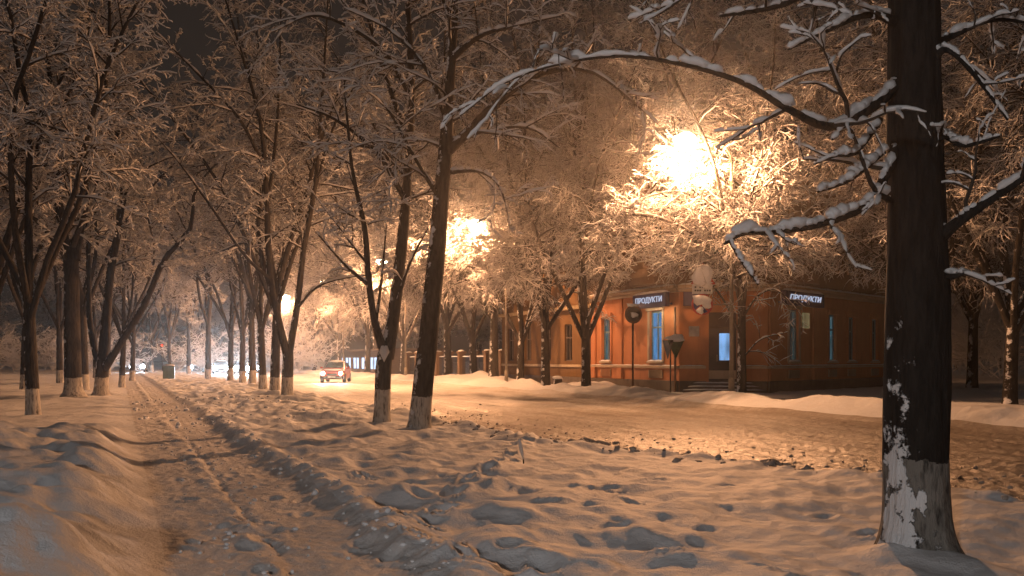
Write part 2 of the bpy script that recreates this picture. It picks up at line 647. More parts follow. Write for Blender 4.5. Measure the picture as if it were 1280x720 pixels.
class Tree:
    def __init__(self, seed, q=1.0, detail=1):
        self.rng = np.random.RandomState(seed)
        self.q = q              # snow thickness factor
        self.detail = detail    # 2 = close to the camera
        self.trunk = Tubes()
        self.twig = Tubes()
        self.snow = Tubes()
        self.avoid = None       # (point, radius) kept clear of twigs

    def snow_on(self, pts, rad, q, sides, gaps=0.0):
        rng = self.rng
        pts = np.asarray(pts)
        n = len(pts)
        T = np.gradient(pts, axis=0)
        T /= np.linalg.norm(T, axis=1)[:, None] + 1e-9
        slope = np.abs(T[:, 2])
        k = np.clip(1.15 - slope ** 2.5, .12, 1)
        lump = rng.uniform(.5, 1.4, n)
        if self.detail > 1 and n > 8:
            lump = np.interp(np.arange(n), np.arange(0, n + 6, 4.6), rng.uniform(.4, 1.2, len(np.arange(0, n + 6, 4.6)))) * rng.uniform(.88, 1.12, n)
        r = q * k * lump
        r[0] *= .25
        r[-1] *= .45
        if gaps and n > 5:
            for _ in range(int(gaps * n)):
                i = rng.randint(1, n - 1)
                r[i] *= .12
        c = pts + np.stack([np.zeros(n), np.zeros(n), np.asarray(rad) * .7 + r * .55], 1)
        c[:, :2] += rng.normal(0, .12, (n, 2)) * r[:, None]
        self.snow.add(c, r, sides, .75)

    def limb(self, ctrl, n=14, sides=10, snow=.05, flare=False):
        """ctrl rows x,y,z,r"""
        c = resample(ctrl, n)
        p, r = c[:, :3], np.maximum(c[:, 3], .006)
        if flare:
            r = r * (1 + .55 * np.exp(-np.maximum(0, p[:, 2] - p[0, 2]) / .16))
        self.trunk.add(p, r, sides)
        if snow:
            n2 = n * (3 if self.detail > 1 else 2)
            c2 = resample(ctrl, n2)
            taper = np.clip(c2[:, 3] / max(c2[:, 3].max() * .6, 1e-3), 0.12, 1) ** .32 if self.detail > 1 else 1.0
            self.snow_on(c2[:, :3], np.maximum(c2[:, 3], .006), snow * self.q * taper, 8 if self.detail > 1 else 5, .25)
        return p, r

    def laterals(self, p, r, dens, f0, Ln, ang, grav, depth, upbias=.15, wob=.13):
        """side branches along a limb, each filled with twigs"""
        rng = self.rng
        seg = np.linalg.norm(np.diff(p, axis=0), axis=1)
        tot = seg.sum()
        cum = np.concatenate([[0], np.cumsum(seg)]) / tot
        cnt = int(tot * dens * (1 - f0)) + 1
        for a in range(cnt):
            f = f0 + (1 - f0) * (a + rng.uniform(0, 1)) / cnt
            i = min(len(p) - 2, np.searchsorted(cum, f) - 1)
            i = max(i, 0)
            g = (f - cum[i]) / (cum[i + 1] - cum[i] + 1e-9)
            p0 = p[i] * (1 - g) + p[i + 1] * g
            rr = r[i] * (1 - g) + r[i + 1] * g
            T = p[i + 1] - p[i]
            T = T / (np.linalg.norm(T) + 1e-9)
            rv = rng.normal(0, 1, 3)
            rv[2] = rv[2] * .7
            side = rv - T * rv.dot(T)
            side /= np.linalg.norm(side) + 1e-9
            th = R(rng.uniform(*ang))
            d = T * math.cos(th) + side * math.sin(th) + np.array([0, 0, upbias])
            ln = Ln * (1.05 - .62 * f) * rng.uniform(.55, 1.15)
            self.branch(p0, d, ln, min(rr * .55, .012 + .012 * ln), depth, grav, wob)

    def branch(self, p0, d, ln, r0, depth, grav, wob=.13):
        rng = self.rng
        hi = self.detail > 1
        if self.avoid is not None:
            e = p0 + d / (np.linalg.norm(d) + 1e-9) * ln
            c, rr = self.avoid
            if min(np.linalg.norm(p0 - c), np.linalg.norm(e - c), np.linalg.norm((p0 + e) / 2 - c)) < rr * (1.0 if depth < 2 else .8):
                return
        n = {3: 8, 2: 7, 1: 5, 0: 4}[depth] + (2 if hi else 0)
        pts = grow(rng, p0, d, ln, n, wob, grav * (1.0 if depth < 3 else .5))
        rad = np.linspace(max(r0, .005), .004, n)
        q = {3: .05, 2: .037, 1: .029, 0: .0195}[depth] * self.q
        self.twig.add(pts, rad, 5 if hi else 3)
        if hi:
            m = n * 2
            f = np.linspace(0, n - 1, m)
            i = np.minimum(f.astype(int), n - 2)
            g = (f - i)[:, None]
            ps = pts[i] * (1 - g) + pts[i + 1] * g
            self.snow_on(ps, np.interp(f, range(n), rad), q, 6, .2 if depth else .1)
        else:
            self.snow_on(pts, rad, q, 4, .1 if depth > 1 else 0)
        if depth == 0:
            return
        dens = {3: 2.4, 2: 3.7, 1: 6.2}[depth] * self.dens
        sub = {3: .42, 2: .36, 1: .42}[depth]
        cnt = max(1, int(ln * dens + rng.uniform(0, 1)))
        for a in range(cnt):
            f = .18 + .82 * (a + rng.uniform(0, 1)) / cnt
            x = f * (n - 1)
            i = min(int(x), n - 2)
            g = x - i
            q0 = pts[i] * (1 - g) + pts[i + 1] * g
            T = pts[i + 1] - pts[i]
            T = T / (np.linalg.norm(T) + 1e-9)
            rv = rng.normal(0, 1, 3)
            side = rv - T * rv.dot(T)
            side /= np.linalg.norm(side) + 1e-9
            th = R(rng.uniform(28, 70))
            dd = T * math.cos(th) + side * math.sin(th)
            l2 = max(.12, ln * sub * (1.1 - .5 * f) * rng.uniform(.45, 1.35))
            l2 = min(l2, {3: 2.2, 2: 1.2, 1: .5}[depth]) * (self.tlen if depth == 1 else 1)
            self.branch(q0, dd, l2, rad[i] * .7, depth - 1, self.tgrav, wob * 1.45)

    dens = 1.0
    tlen = 1.0
    tgrav = -.06

    def build(self, name, label, cat, loc, group, bark):
        o = thing(name, label, cat, loc, 0, group)
        obj('trunk', self.trunk.mesh('trunk', 0, .075 if self.detail > 1 else .05), bark, o)
        obj('twigs', self.twig.mesh('twigs'), BARK_TW, o)
        obj('snow_cover', self.snow.mesh('snow_cover', .55 if self.detail > 1 else 0), SNOW_TW, o)
        return o


def generic(seed, H=15, r0=.2, fork=3.0, limbs=4, spread=26, dens=1.0, q=1.0, tgrav=-.06, lat=3.4, lean=0, latgrav=-.03, low=.25, depth=2, detail=1, avoid=None):
    t = Tree(seed, q, detail)
    t.dens = dens
    t.tgrav = tgrav
    t.tlen = 1.5 if tgrav < -.09 else 1.0
    t.avoid = avoid
    rng = t.rng
    lx, ly = lean * math.cos(seed), lean * math.sin(seed)
    top = np.array([lx * fork, ly * fork, fork])
    t.limb([(0, 0, -.25, r0 * 1.12), (lx * fork * .35, ly * fork * .4, fork * .4, r0 * .95), (*top, r0 * .82)], 12, 12, 0, True)
    for k in range(limbs):
        az = 2 * PI * k / limbs + rng.uniform(-.4, .4)
        sp = R(spread * rng.uniform(.45, 1.25)) if k else R(spread * .3)
        ln = (H - fork) * rng.uniform(.8, 1.0) / max(.6, math.cos(sp))
        d = np.array([math.cos(az) * math.sin(sp), math.sin(az) * math.sin(sp), math.cos(sp)])
        pts = grow(rng, top - np.array([0, 0, rng.uniform(0, .3 * fork) if k else 0]), d, ln, 8, .12, .05)
        rr = np.linspace(r0 * (.55 if k else .72), .018, 8)
        p, r = t.limb(np.hstack([pts, rr[:, None]]), 14, 8, .045)
        t.laterals(p, r, 2.0, low if k else low * .7, lat, (38, 82), latgrav, depth)
    return t


def tree_group_copy(proto, label, loc, rz, sc=1.0, name=None, group=None):
    c = copy_tree(proto)
    c.location = loc
    c.rotation_euler = (0, 0, rz)
    c.scale = (sc, sc, sc)
    c['label'] = label
    if group:
        c['group'] = group
    return c


def base_at(px, d):
    x = (px - 640) * d / F
    return Vector((x, d, hz(x, d) - .04))


ROW = 'limewashed trees along the street verge'
LEFTROW = 'trees on the left of the footpath'
FAR = 'snowy trees on the far side of the street'


def rel(base, lst):
    return [(*(P(px, py, d) - base), r) for (px, py, d, r) in lst]


# ---- big dark tree at the right, 8.4 m away
def big_tree():
    b = base_at(1145, 8.4)
    b.z -= .03
    t = Tree(101, 1.0, 2)
    t.dens = .8
    t.tgrav = -.05
    t.limb(rel(b, [(1147, 700, 8.4, .275), (1146, 640, 8.4, .262), (1145, 540, 8.4, .258), (1147, 400, 8.4, .262), (1146, 250, 8.4, .232), (1143, 120, 8.4, .214), (1142, 0, 8.4, .20), (1139, -160, 8.45, .17), (1150, -420, 8.5, .12)]), 150, 72, 0, True)
    # long arching branch to the left
    arms = []
    p, r = t.limb(rel(b, [(1128, 95, 8.4, .055), (1098, 128, 8.2, .046), (1040, 158, 7.9, .036), (985, 136, 7.7, .028), (930, 104, 7.6, .022), (860, 82, 7.5, .017), (780, 70, 7.5, .013), (700, 80, 7.6, .009), (630, 104, 7.8, .006), (575, 145, 7.9, .003)]), 40, 10, .046)
    arms.append((p, r))
    t.laterals(p, r, 2.2, .15, 1.15, (30, 80), -.05, 1, .05)
    # lower branch ending in the snow laden stub
    p, r = t.limb(rel(b, [(1122, 175, 8.4, .055), (1108, 215, 8.2, .043), (1085, 255, 8.0, .034), (1030, 279, 7.8, .027), (970, 290, 7.7, .021), (930, 292, 7.6, .016), (905, 305, 7.6, .011)]), 34, 10, .050)
    arms.append((p, r))
    t.laterals(p, r, 2.6, .15, .95, (30, 80), -.05, 1, .02)
    p, r = t.limb(rel(b, [(912, 300, 7.6, .015), (928, 328, 7.5, .012), (948, 356, 7.45, .006)]), 12, 8, .062)
    t.limb(rel(b, [(1105, 190, 8.2, .02), (1062, 225, 7.9, .016), (1022, 240, 7.8, .008)]), 14, 8, .062)
    t.limb(rel(b, [(1100, 150, 8.2, .03), (1070, 190, 7.9, .02), (1045, 195, 7.8, .01), (1018, 205, 7.8, .006)]), 12, 8, .05)
    t.limb(rel(b, [(1112, 250, 8.2, .03), (1090, 232, 8.0, .02), (1062, 160, 7.9, .012), (1040, 175, 7.8, .006)]), 12, 8, .055)
    # upper left
    for cc in ([(1128, 30, 8.4, .05), (1085, 18, 8.1, .03), (1030, 40, 7.9, .018), (985, 62, 7.8, .008)],
               [(1130, -40, 8.4, .06), (1060, -35, 8.2, .04), (980, 5, 8.0, .025), (900, 20, 7.9, .012)],
               [(1135, -120, 8.4, .06), (1030, -130, 8.0, .04), (930, -70, 7.8, .025), (850, 0, 7.6, .012), (800, 30, 7.5, .006)],
               # right hand side
               [(1155, 60, 8.4, .05), (1190, 45, 8.5, .03), (1240, 25, 8.6, .02), (1300, 30, 8.7, .01)],
               [(1155, 100, 8.4, .05), (1180, 62, 8.2, .03), (1215, 90, 8.1, .02), (1260, 150, 8.1, .01)],
               [(1158, 185, 8.4, .06), (1180, 170, 8.2, .03), (1205, 182, 8.1, .02), (1250, 170, 8.0, .01)],
               [(1160, 310, 8.4, .075), (1188, 285, 8.2, .05), (1220, 262, 8.1, .04), (1290, 215, 8.0, .03)],
               [(1165, 330, 8.4, .05), (1186, 345, 8.2, .03), (1206, 342, 8.1, .015)]):
        p, r = t.limb(rel(b, cc), 16, 8, .05)
        t.laterals(p, r, 2.2, .2, .9, (30, 80), -.05, 1, .05)
    # loaves of snow balanced on the arching branch and its twigs
    for p, r in arms:
        for _ in range(7):
            f = t.rng.uniform(.12, .9) * (len(p) - 2)
            i0 = int(f)
            c = p[i0] + (p[i0 + 1] - p[i0]) * (f - i0)
            T = (p[i0 + 1] - p[i0]) / np.linalg.norm(p[i0 + 1] - p[i0])
            ln, rr = t.rng.uniform(.12, .3), t.rng.uniform(.032, .055)
            k6 = np.linspace(-.5, .5, 7)[:, None]
            pts = c + T * k6 * ln + t.rng.normal(0, .008, (7, 3)) + np.array([0, 0, r[i0] + rr * .55])
            t.snow.add(pts, np.array([.1, .7, .95, 1, .9, .7, .1]) * rr * t.rng.uniform(.8, 1.15, 7), 9, .85)
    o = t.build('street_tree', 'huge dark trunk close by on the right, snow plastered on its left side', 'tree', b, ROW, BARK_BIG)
    return o


# ---- twin trees in the middle
def leaning_tree():
    b = base_at(525, 21.6)
    t = Tree(102, 1.1, 1)
    t.dens = 1.5
    t.tgrav = -.08
    p, r = t.limb(rel(b, [(523, 548, 21.6, .255), (527, 500, 21.6, .225), (536, 420, 21.6, .205), (547, 300, 21.6, .185), (556, 195, 21.6, .15), (562, 110, 21.6, .11), (568, 0, 21.6, .09), (572, -130, 21.6, .06), (566, -260, 21.5, .03)]), 34, 16, .0, True)
    t.laterals(p, r, 1.3, .42, 3.4, (45, 80), -.04, 2)
    for cc, ln in (([(557, 192, 21.6, .115), (590, 160, 21.3, .10), (640, 112, 20.9, .085), (690, 88, 20.4, .06), (745, 92, 20.0, .035), (800, 135, 19.6, .02), (822, 155, 19.5, .01)], 2.3),
                   ([(563, 75, 21.6, .08), (600, 45, 21.2, .05), (640, 34, 20.8, .03), (700, 20, 20.4, .012)], 2.2),
                   ([(562, 215, 21.6, .05), (600, 215, 21.2, .03), (625, 235, 20.9, .02), (640, 290, 20.7, .01)], 1.6),
                   ([(556, 180, 21.6, .06), (600, 165, 21.8, .045), (660, 160, 22.0, .03), (700, 185, 22.1, .012)], 2.2),
                   ([(566, 30, 21.6, .07), (540, -40, 22.3, .05), (500, -120, 22.8, .02)], 2.4),
                   ([(550, 250, 21.6, .05), (520, 200, 21.0, .035), (480, 130, 20.6, .025), (440, 100, 20.3, .012)], 2.4),
                   ([(558, 150, 21.6, .06), (535, 90, 21.9, .045), (490, 40, 22.2, .03), (430, 10, 22.4, .012)], 2.6),
                   ([(569, -30, 21.6, .07), (620, -90, 21.0, .05), (700, -120, 20.6, .03), (800, -80, 20.2, .012)], 2.6)):
        p, r = t.limb(rel(b, cc), 16, 8, .055)
        t.laterals(p, r, 1.7, .12, ln, (35, 78), -.05, 2, .08)
    return t.build('street_tree', 'leaning limewashed trunk with a snow stripe, right of a twin trunked tree', 'tree', b, ROW, BARK)


def forked_tree():
    b = base_at(477, 23.7)
    t = Tree(103, 1.1, 1)
    t.dens = 1.5
    t.tgrav = -.07
    t.limb(rel(b, [(477, 540, 23.7, .205), (478, 500, 23.7, .19), (480, 455, 23.7, .185), (484, 436, 23.7, .17)]), 12, 16, 0, True)
    for cc, ln, f0, sn in (([(482, 445, 23.7, .12), (468, 400, 23.5, .085), (460, 340, 23.3, .075), (456, 285, 23.0, .06), (440, 210, 22.8, .04), (430, 100, 22.5, .02)], 2.3, .3, .05),
                       ([(484, 448, 23.7, .165), (492, 395, 23.8, .15), (502, 310, 23.9, .135), (511, 200, 24.0, .11), (514, 100, 24.0, .085), (508, -20, 24.0, .06), (500, -160, 24.0, .03)], 3.0, .3, .0),
                       ([(496, 380, 23.8, .05), (512, 330, 23.2, .03), (535, 285, 22.9, .015)], 1.3, .2, .05),
                       ([(459, 355, 23.3, .05), (430, 330, 23.0, .03), (395, 290, 22.7, .015)], 1.8, .2, .05),
                       ([(470, 405, 23.5, .04), (478, 340, 24.3, .03), (483, 280, 24.8, .015)], 1.5, .2, .04),
                       ([(507, 250, 24.0, .07), (470, 190, 23.4, .05), (420, 150, 22.9, .035), (370, 130, 22.4, .014)], 2.6, .1, .05),
                       ([(512, 180, 24.0, .07), (480, 90, 24.6, .05), (450, -10, 25.2, .025)], 2.8, .1, .05),
                       ([(513, 120, 24.0, .06), (475, 60, 23.0, .045), (400, 20, 22.2, .03), (340, 40, 21.6, .012)], 2.8, .1, .05)):
        p, r = t.limb(rel(b, cc), 16, 9, sn)
        t.laterals(p, r, 1.7, f0, ln, (35, 78), -.05, 2, .08)
    # the pad of snow caught in the fork
    t.snow.add(np.array([tuple(P(478 + i * 1.2, 446 - abs(i - 2) * 7, 23.55) - b) for i in range(5)]), np.array([.03, .10, .14, .11, .03]), 8, 1.0)
    return t.build('street_tree', 'twin trunked limewashed tree with snow caught in its low fork', 'tree', b, ROW, BARK)


def v_tree():
    b = base_at(358, 36.9)
    t = Tree(104, 1.25, 1)
    t.dens = 1.4
    t.tgrav = -.06
    t.limb(rel(b, [(359, 508, 36.9, .23), (359, 480, 36.9, .215), (360, 450, 36.9, .20), (360, 438, 36.9, .19)]), 10, 14, 0, True)
    for cc, ln, f0 in (([(360, 448, 36.9, .16), (348, 400, 36.7, .14), (337, 340, 36.5, .125), (333, 240, 36.2, .10), (325, 150, 36, .07), (300, 60, 35.8, .045), (270, -40, 35.6, .02)], 3.2, .3),
                       ([(361, 446, 36.9, .14), (372, 380, 37, .12), (380, 310, 37.2, .11), (394, 230, 37.4, .09), (402, 130, 37.6, .06), (410, 0, 37.8, .03)], 3.2, .25),
                       ([(372, 385, 37, .06), (392, 362, 36.5, .045), (420, 350, 36.0, .03), (470, 342, 35.6, .012)], 2.0, .2),
                       ([(339, 350, 36.5, .07), (305, 318, 35.8, .055), (265, 260, 35.2, .045), (225, 205, 34.7, .03), (195, 170, 34.3, .012)], 2.6, .15),
                       ([(334, 260, 36.2, .08), (345, 170, 36.8, .06), (350, 60, 37.3, .04), (352, -60, 37.7, .02)], 3.2, .15),
                       ([(333, 215, 36.2, .07), (300, 150, 35.4, .055), (250, 95, 34.7, .04), (195, 40, 34.0, .015)], 3.0, .15)):
        p, r = t.limb(rel(b, cc), 16, 9, .055)
        t.laterals(p, r, 1.6, f0, ln, (35, 78), -.05, 2, .08)
    return t.build('street_tree', 'limewashed tree with a wide V fork just left of the red car', 'tree', b, ROW, BARK)


def left_leaner():
    b = base_at(127, 42)
    t = Tree(105, 1.6, 1)
    t.dens = 1.4
    t.tgrav = -.05
    t.limb(rel(b, [(126, 497, 42, .30), (127, 475, 42, .28), (128, 452, 42, .25)]), 8, 14, 0, True)
    for cc, ln, f0 in (([(128, 465, 42, .20), (150, 430, 41.6, .15), (180, 382, 41.2, .14), (205, 325, 40.8, .12), (238, 285, 40.4, .09), (245, 235, 40, .06), (285, 190, 39.5, .03)], 2.2, .45),
                       ([(127, 468, 42, .24), (131, 420, 42, .21), (138, 340, 42, .17), (150, 270, 42, .13), (146, 170, 42, .10), (138, 60, 42, .07), (140, -60, 42, .03)], 3.4, .25),
                       ([(126, 470, 42, .14), (112, 400, 42.6, .12), (110, 300, 43, .10), (100, 180, 43.5, .07), (80, 60, 44, .03)], 3.4, .3),
                       ([(150, 280, 42, .07), (165, 225, 41.5, .05), (205, 200, 41, .03), (230, 195, 40.7, .012)], 2.2, .2)):
        p, r = t.limb(rel(b, cc), 16, 9, .06)
        t.laterals(p, r, 1.6, f0, ln, (35, 78), -.05, 2, .08)
    return t.build('park_tree', 'left hand tree with one long limb leaning right towards the path', 'tree', b, LEFTROW, BARK)


def left_thick():
    b = base_at(91, 40)
    t = Tree(106, 2.0, 1)
    t.dens = 1.3
    t.limb(rel(b, [(92, 497, 40, .36), (91, 470, 40, .33), (90, 400, 40, .31), (89, 330, 40, .29), (88, 300, 40, .25)]), 12, 16, 0, True)
    for cc, ln, f0 in (([(84, 320, 40, .2), (72, 240, 39.6, .15), (66, 130, 39, .1), (50, 0, 38.6, .05), (40, -100, 38, .02)], 3.6, .05),
                       ([(94, 325, 40, .2), (106, 240, 40.5, .15), (112, 130, 41, .1), (108, 0, 41.5, .05), (110, -100, 42, .02)], 3.6, .05),
                       ([(88, 330, 40, .14), (60, 290, 39, .1), (20, 250, 38, .06), (-30, 190, 37, .02)], 3.0, .1),
                       ([(90, 310, 40, .14), (105, 270, 38.6, .09), (125, 220, 37, .05), (160, 170, 36, .02)], 3.0, .1)):
        p, r = t.limb(rel(b, cc), 16, 9, .07)
        t.laterals(p, r, 1.7, f0, ln, (35, 80), -.05, 2, .05)
    return t.build('park_tree', 'thickest straight dark trunk at the left edge, pale lime band at its foot', 'tree', b, LEFTROW, BARK)


LAMP1 = Vector((6.0, 34.6, 9.2))


def lamp_tree():
    b = base_at(927, 36.6)
    av = (np.array(LAMP1 - b) + np.array([0, -.95, -.1]), 1.3)
    t = generic(120, 15.5, .17, 4.2, 5, 30, 1.8, .85, -.14, 3.6, .0, -.04, .06, 2, 1, av)
    # low drooping spray at the right of the trunk and one to the left, in front of the house
    for cc in ([(927, 400, 36.6, .05), (945, 372, 36.0, .04), (968, 362, 35.6, .028), (990, 380, 35.3, .018), (1005, 400, 35.2, .008)],
               [(926, 420, 36.6, .05), (910, 385, 36.0, .04), (895, 362, 35.6, .03), (880, 352, 35.4, .012)],
               [(927, 450, 36.6, .03), (950, 425, 36.2, .02), (985, 415, 35.9, .01)]):
        p, r = t.limb(rel(b, cc), 14, 7, .04)
        t.laterals(p, r, 2.6, .2, 1.5, (35, 80), -.10, 1, .02)
    # limbs reaching around the lamp
    for cc in ([(922, 300, 36.6, .07), (890, 262, 36.2, .05), (850, 240, 35.8, .035), (800, 250, 35.2, .02), (760, 280, 34.9, .008)],
               [(922, 250, 36.6, .07), (890, 200, 36.8, .05), (850, 150, 37, .035), (810, 120, 37, .012)],
               [(922, 345, 36.6, .07), (860, 288, 36.0, .05), (790, 268, 35.4, .035), (725, 290, 35.0, .022), (688, 325, 34.8, .008)],
               [(924, 335, 36.6, .06), (880, 305, 38.2, .045), (825, 300, 40.2, .03), (770, 335, 41.5, .01)],
               [(928, 335, 36.6, .06), (975, 300, 38.0, .045), (1030, 305, 39.4, .03), (1080, 340, 40.5, .01)],
               [(926, 310, 36.6, .06), (905, 290, 38.5, .04), (890, 300, 40.0, .025), (870, 335, 41.0, .01)],
               [(922, 300, 36.6, .06), (850, 270, 37.4, .045), (770, 285, 38.0, .03), (715, 330, 38.4, .01)],
               [(924, 330, 36.6, .06), (960, 290, 36.0, .04), (1000, 300, 35.6, .02), (1020, 330, 35.4, .008)],
               [(924, 330, 36.6, .06), (880, 300, 37.2, .04), (830, 290, 37.6, .025), (790, 310, 37.8, .01)]):
        p, r = t.limb(rel(b, cc), 14, 7, .05)
        t.laterals(p, r, 2.6, .1, 2.4, (35, 80), -.08, 2, .05)
    return t.build('roadside_tree', 'snow tufted trunk beside the tall lamp post in front of the orange house', 'tree', b, FAR, BARK_PLAIN)


# ---- prototypes for the rest
def build_trees():
    big_tree()
    leaning_tree()
    forked_tree()
    v_tree()
    left_leaner()
    left_thick()
    lamp_tree()
    # a straight limewashed street tree
    pa = generic(201, 18, .20, 4.6, 5, 22, 1.7, 1.2, -.05, 3.8, .03).build('street_tree', 'x', 'tree', (0, 0, 0), ROW, BARK)
    pb = generic(202, 17, .19, 3.4, 5, 27, 1.7, 1.2, -.07, 3.8, .05).build('street_tree', 'x', 'tree', (0, 0, 0), ROW, BARK)
    pc = generic(203, 19, .22, 3.6, 5, 24, 1.9, .85, -.20, 4.0, .02, -.09, .08).build('roadside_tree', 'x', 'tree', (0, 0, 0), FAR, BARK_PLAIN)
    pd = generic(204, 18, .20, 2.6, 6, 28, 1.9, .85, -.18, 4.0, .04, -.05, .24).build('roadside_tree', 'x', 'tree', (0, 0, 0), FAR, BARK_PLAIN)
    used = set()

    def put(proto, px, d, label, sc, rz, group):
        loc = base_at(px, d)
        if proto.name not in used:
            used.add(proto.name)
            o = proto
            o.location = loc
            o.rotation_euler = (0, 0, rz)
            o.scale = (sc,) * 3
            o['label'] = label
            o['group'] = group
        else:
            o = tree_group_copy(proto, label, loc, rz, sc, None, group)
        return o
    # street row beyond the V tree
    put(pa, 343, 40, 'slim limewashed trunk standing directly left of the wide V forked tree', .95, .4, ROW)
    put(pb, 329, 48, 'second slim limewashed trunk left of the V forked tree', 1.0, 1.7, ROW)
    put(pa, 316, 58, 'limewashed trunk right of the brightest headlights, third left of the V forked tree', 1.05, 2.9, ROW)
    put(pb, 303, 63, 'limewashed trunk between the last pair of oncoming headlights', 1.05, 4.1, ROW)
    put(pb, 288, 70, 'dark trunk between the two brightest oncoming headlights', 1.1, .6, ROW)
    put(pa, 260, 76, 'dark trunk just left of the row of oncoming headlights', 1.1, 5.2, ROW)
    put(pa, 236, 100, 'distant trunk beside the single headlight left of the queue', 1.1, 2.2, ROW)
    # left of the path
    put(pb, 42, 27, 'nearest left hand tree, trunk at the picture edge under heavy white clumps', .95, 2.0, LEFTROW)
    put(pa, 106, 48, 'slim trunk half hidden between the thick trunk and the leaning limb', 1.0, 3.3, LEFTROW)
    put(pb, 152, 56, 'thin dark trunk behind the foot of the leaning limb', .9, 5.0, LEFTROW)
    put(pa, 30, 50, 'tree at the far left edge behind the thick trunk', 1.0, 1.1, LEFTROW)
    put(pb, 165, 74, 'tree left of the far headlight beyond the leaning limb', 1.0, .2, LEFTROW)
    put(pa, 212, 96, 'dark slim tree standing behind the green box', .9, 4.4, LEFTROW)
    put(pb, 120, 80, 'tall tree deep behind the left hand trunks', 1.15, 3.6, LEFTROW)
    # far side of the street, right to left
    put(pc, 1160, 37, 'tree behind the big dark trunk with a brown drooping crown', 1.12, .9, FAR)
    put(pd, 1262, 33, 'tree at the far right edge beyond the big dark trunk', 1.12, 2.6, FAR)
    put(pc, 1040, 62, 'tree rising behind the right wing of the orange house', 1.30, 3.9, FAR)
    put(pd, 870, 66, 'tree rising behind the door corner of the orange house', 1.37, .3, FAR)
    put(pd, 733, 47, 'broad dark trunk at the left end of the orange wall', 1.12, 1.2, FAR)
    put(pc, 682, 50, 'snow tufted trunk with low drooping twigs in front of the ochre wall', 1.03, 2.4, FAR)
    put(pd, 650, 59, 'snow tufted trunk directly right of the thin lamp post', 1.12, 4.0, FAR)
    put(pc, 617, 62, 'snow streaked trunk directly left of the thin lamp post', 1.30, 5.4, FAR)
    put(pd, 592, 68, 'dark trunk below the second lamp in front of the fence', 1.30, .8, FAR)
    put(pc, 560, 72, 'trunk right of the leaning tree at the left end of the fence', 1.30, 1.9, FAR)
    put(pd, 503, 84, 'trunk in front of the blue lit shop front, seen between twin and leaning trees', 1.23, 3.0, FAR)
    put(pc, 459, 90, 'bare trunk standing between the red car and the twin trunked tree', 1.23, 4.5, FAR)
    put(pd, 425, 112, 'pale frosted tree directly behind the red car', 1.30, 5.5, FAR)
    put(pc, 392, 124, 'pale frosted tree behind and left of the red car', 1.30, .5, FAR)
    put(pd, 780, 78, 'tallest tree behind the gap between ochre and orange houses', 1.49, 2.2, FAR)
    put(pc, 700, 84, 'tree rising behind the ochre house', 1.43, 3.4, FAR)
    put(pd, 960, 78, 'tree rising behind the middle of the orange house roof', 1.49, 4.9, FAR)
    put(pc, 1120, 75, 'tree behind the right end of the orange house', 1.43, 1.4, FAR)
    put(pa, -10, 36, 'tree outside the left edge with its crown hanging into the picture corner', 1.0, .7, LEFTROW)
    put(pb, 75, 64, 'slim trunk deep behind the thick trunk at the left edge', 1.1, 1.3, LEFTROW)
    put(pa, 135, 95, 'faint tree far behind the leaning limb', 1.1, 5.9, LEFTROW)
    put(pb, 190, 118, 'faint tree at the very end of the footpath beside the traffic light', 1.1, 2.7, LEFTROW)
    put(pc, 540, 92, 'tall frosted tree beyond the fence behind the leaning trunk', 1.49, .1, FAR)
    put(pd, 640, 88, 'tall frosted tree beyond the fence behind the thin lamp post', 1.49, 1.0, FAR)
    put(pc, 470, 110, 'frosted tree beyond the shop front behind the twin trunks', 1.43, 2.0, FAR)
    put(pd, 345, 140, 'frosted tree closing the street above the oncoming cars', 1.49, 5.0, FAR)
    put(pc, 1215, 52, 'tree filling the gap right of the big dark trunk', 1.23, 4.2, FAR)
    # the far wood : one mass
    rng = np.random.RandomState(9)
    tw, sn, tk = Tubes(), Tubes(), Tubes()
    base = generic(301, 19, .22, 3, 5, 28, .75, 2.4, -.10, 4.5, .02, -.05, .1)
    verts = []
    for k in range(30):
        d = rng.uniform(128, 185)
        px = -150 + (1280 + 300) * (k + rng.uniform(-.4, .4)) / 29
        x = (px - 640) * d / F
        a = rng.uniform(0, 6.28)
        c, s = math.cos(a), math.sin(a)
        M = np.array([[c, -s, 0], [s, c, 0], [0, 0, 1]]) * rng.uniform(.9, 1.35)
        o = np.array([x, d, -.1])
        for src, dst in ((base.snow, sn), (base.trunk, tk)):
            for (n, sd), items in src.g.items():
                for (p, r, sq) in items:
                    dst.add(p @ M.T + o, r, min(sd, 4), sq)
    bush = generic(302, 5.5, .05, .4, 7, 48, .8, 1.5, -.06, 2.2, .02, -.05, .05, 1)
    for k in range(46):
        d = rng.uniform(104, 128)
        px = -160 + 560 * (k + rng.uniform(-.4, .4)) / 45
        if 150 < px < 330 and rng.rand() < .55:
            continue
        x = (px - 640) * d / F
        a = rng.uniform(0, 6.28)
        c, s = math.cos(a), math.sin(a)
        M = np.array([[c, -s, 0], [s, c, 0], [0, 0, 1]]) * rng.uniform(.7, 1.2)
        o = np.array([x, d, -.1])
        for (n, sd), items in bush.snow.g.items():
            for (p, r, sq) in items:
                sn.add(p @ M.T + o, r, min(sd, 4), sq)
    for k in range(26):
        d = rng.uniform(62, 92)
        px = 1110 + 330 * (k + rng.uniform(-.4, .4)) / 25
        x = (px - 640) * d / F
        a = rng.uniform(0, 6.28)
        c, s = math.cos(a), math.sin(a)
        M = np.array([[c, -s, 0], [s, c, 0], [0, 0, 1]]) * rng.uniform(.9, 1.5)
        o = np.array([x, d, -.1])
        for (n, sd), items in bush.snow.g.items():
            for (p, r, sq) in items:
                sn.add(p @ M.T + o, r, min(sd, 4), sq)
    me = sn.mesh('wood')
    w = obj('distant_wood', me, SNOW_TW)
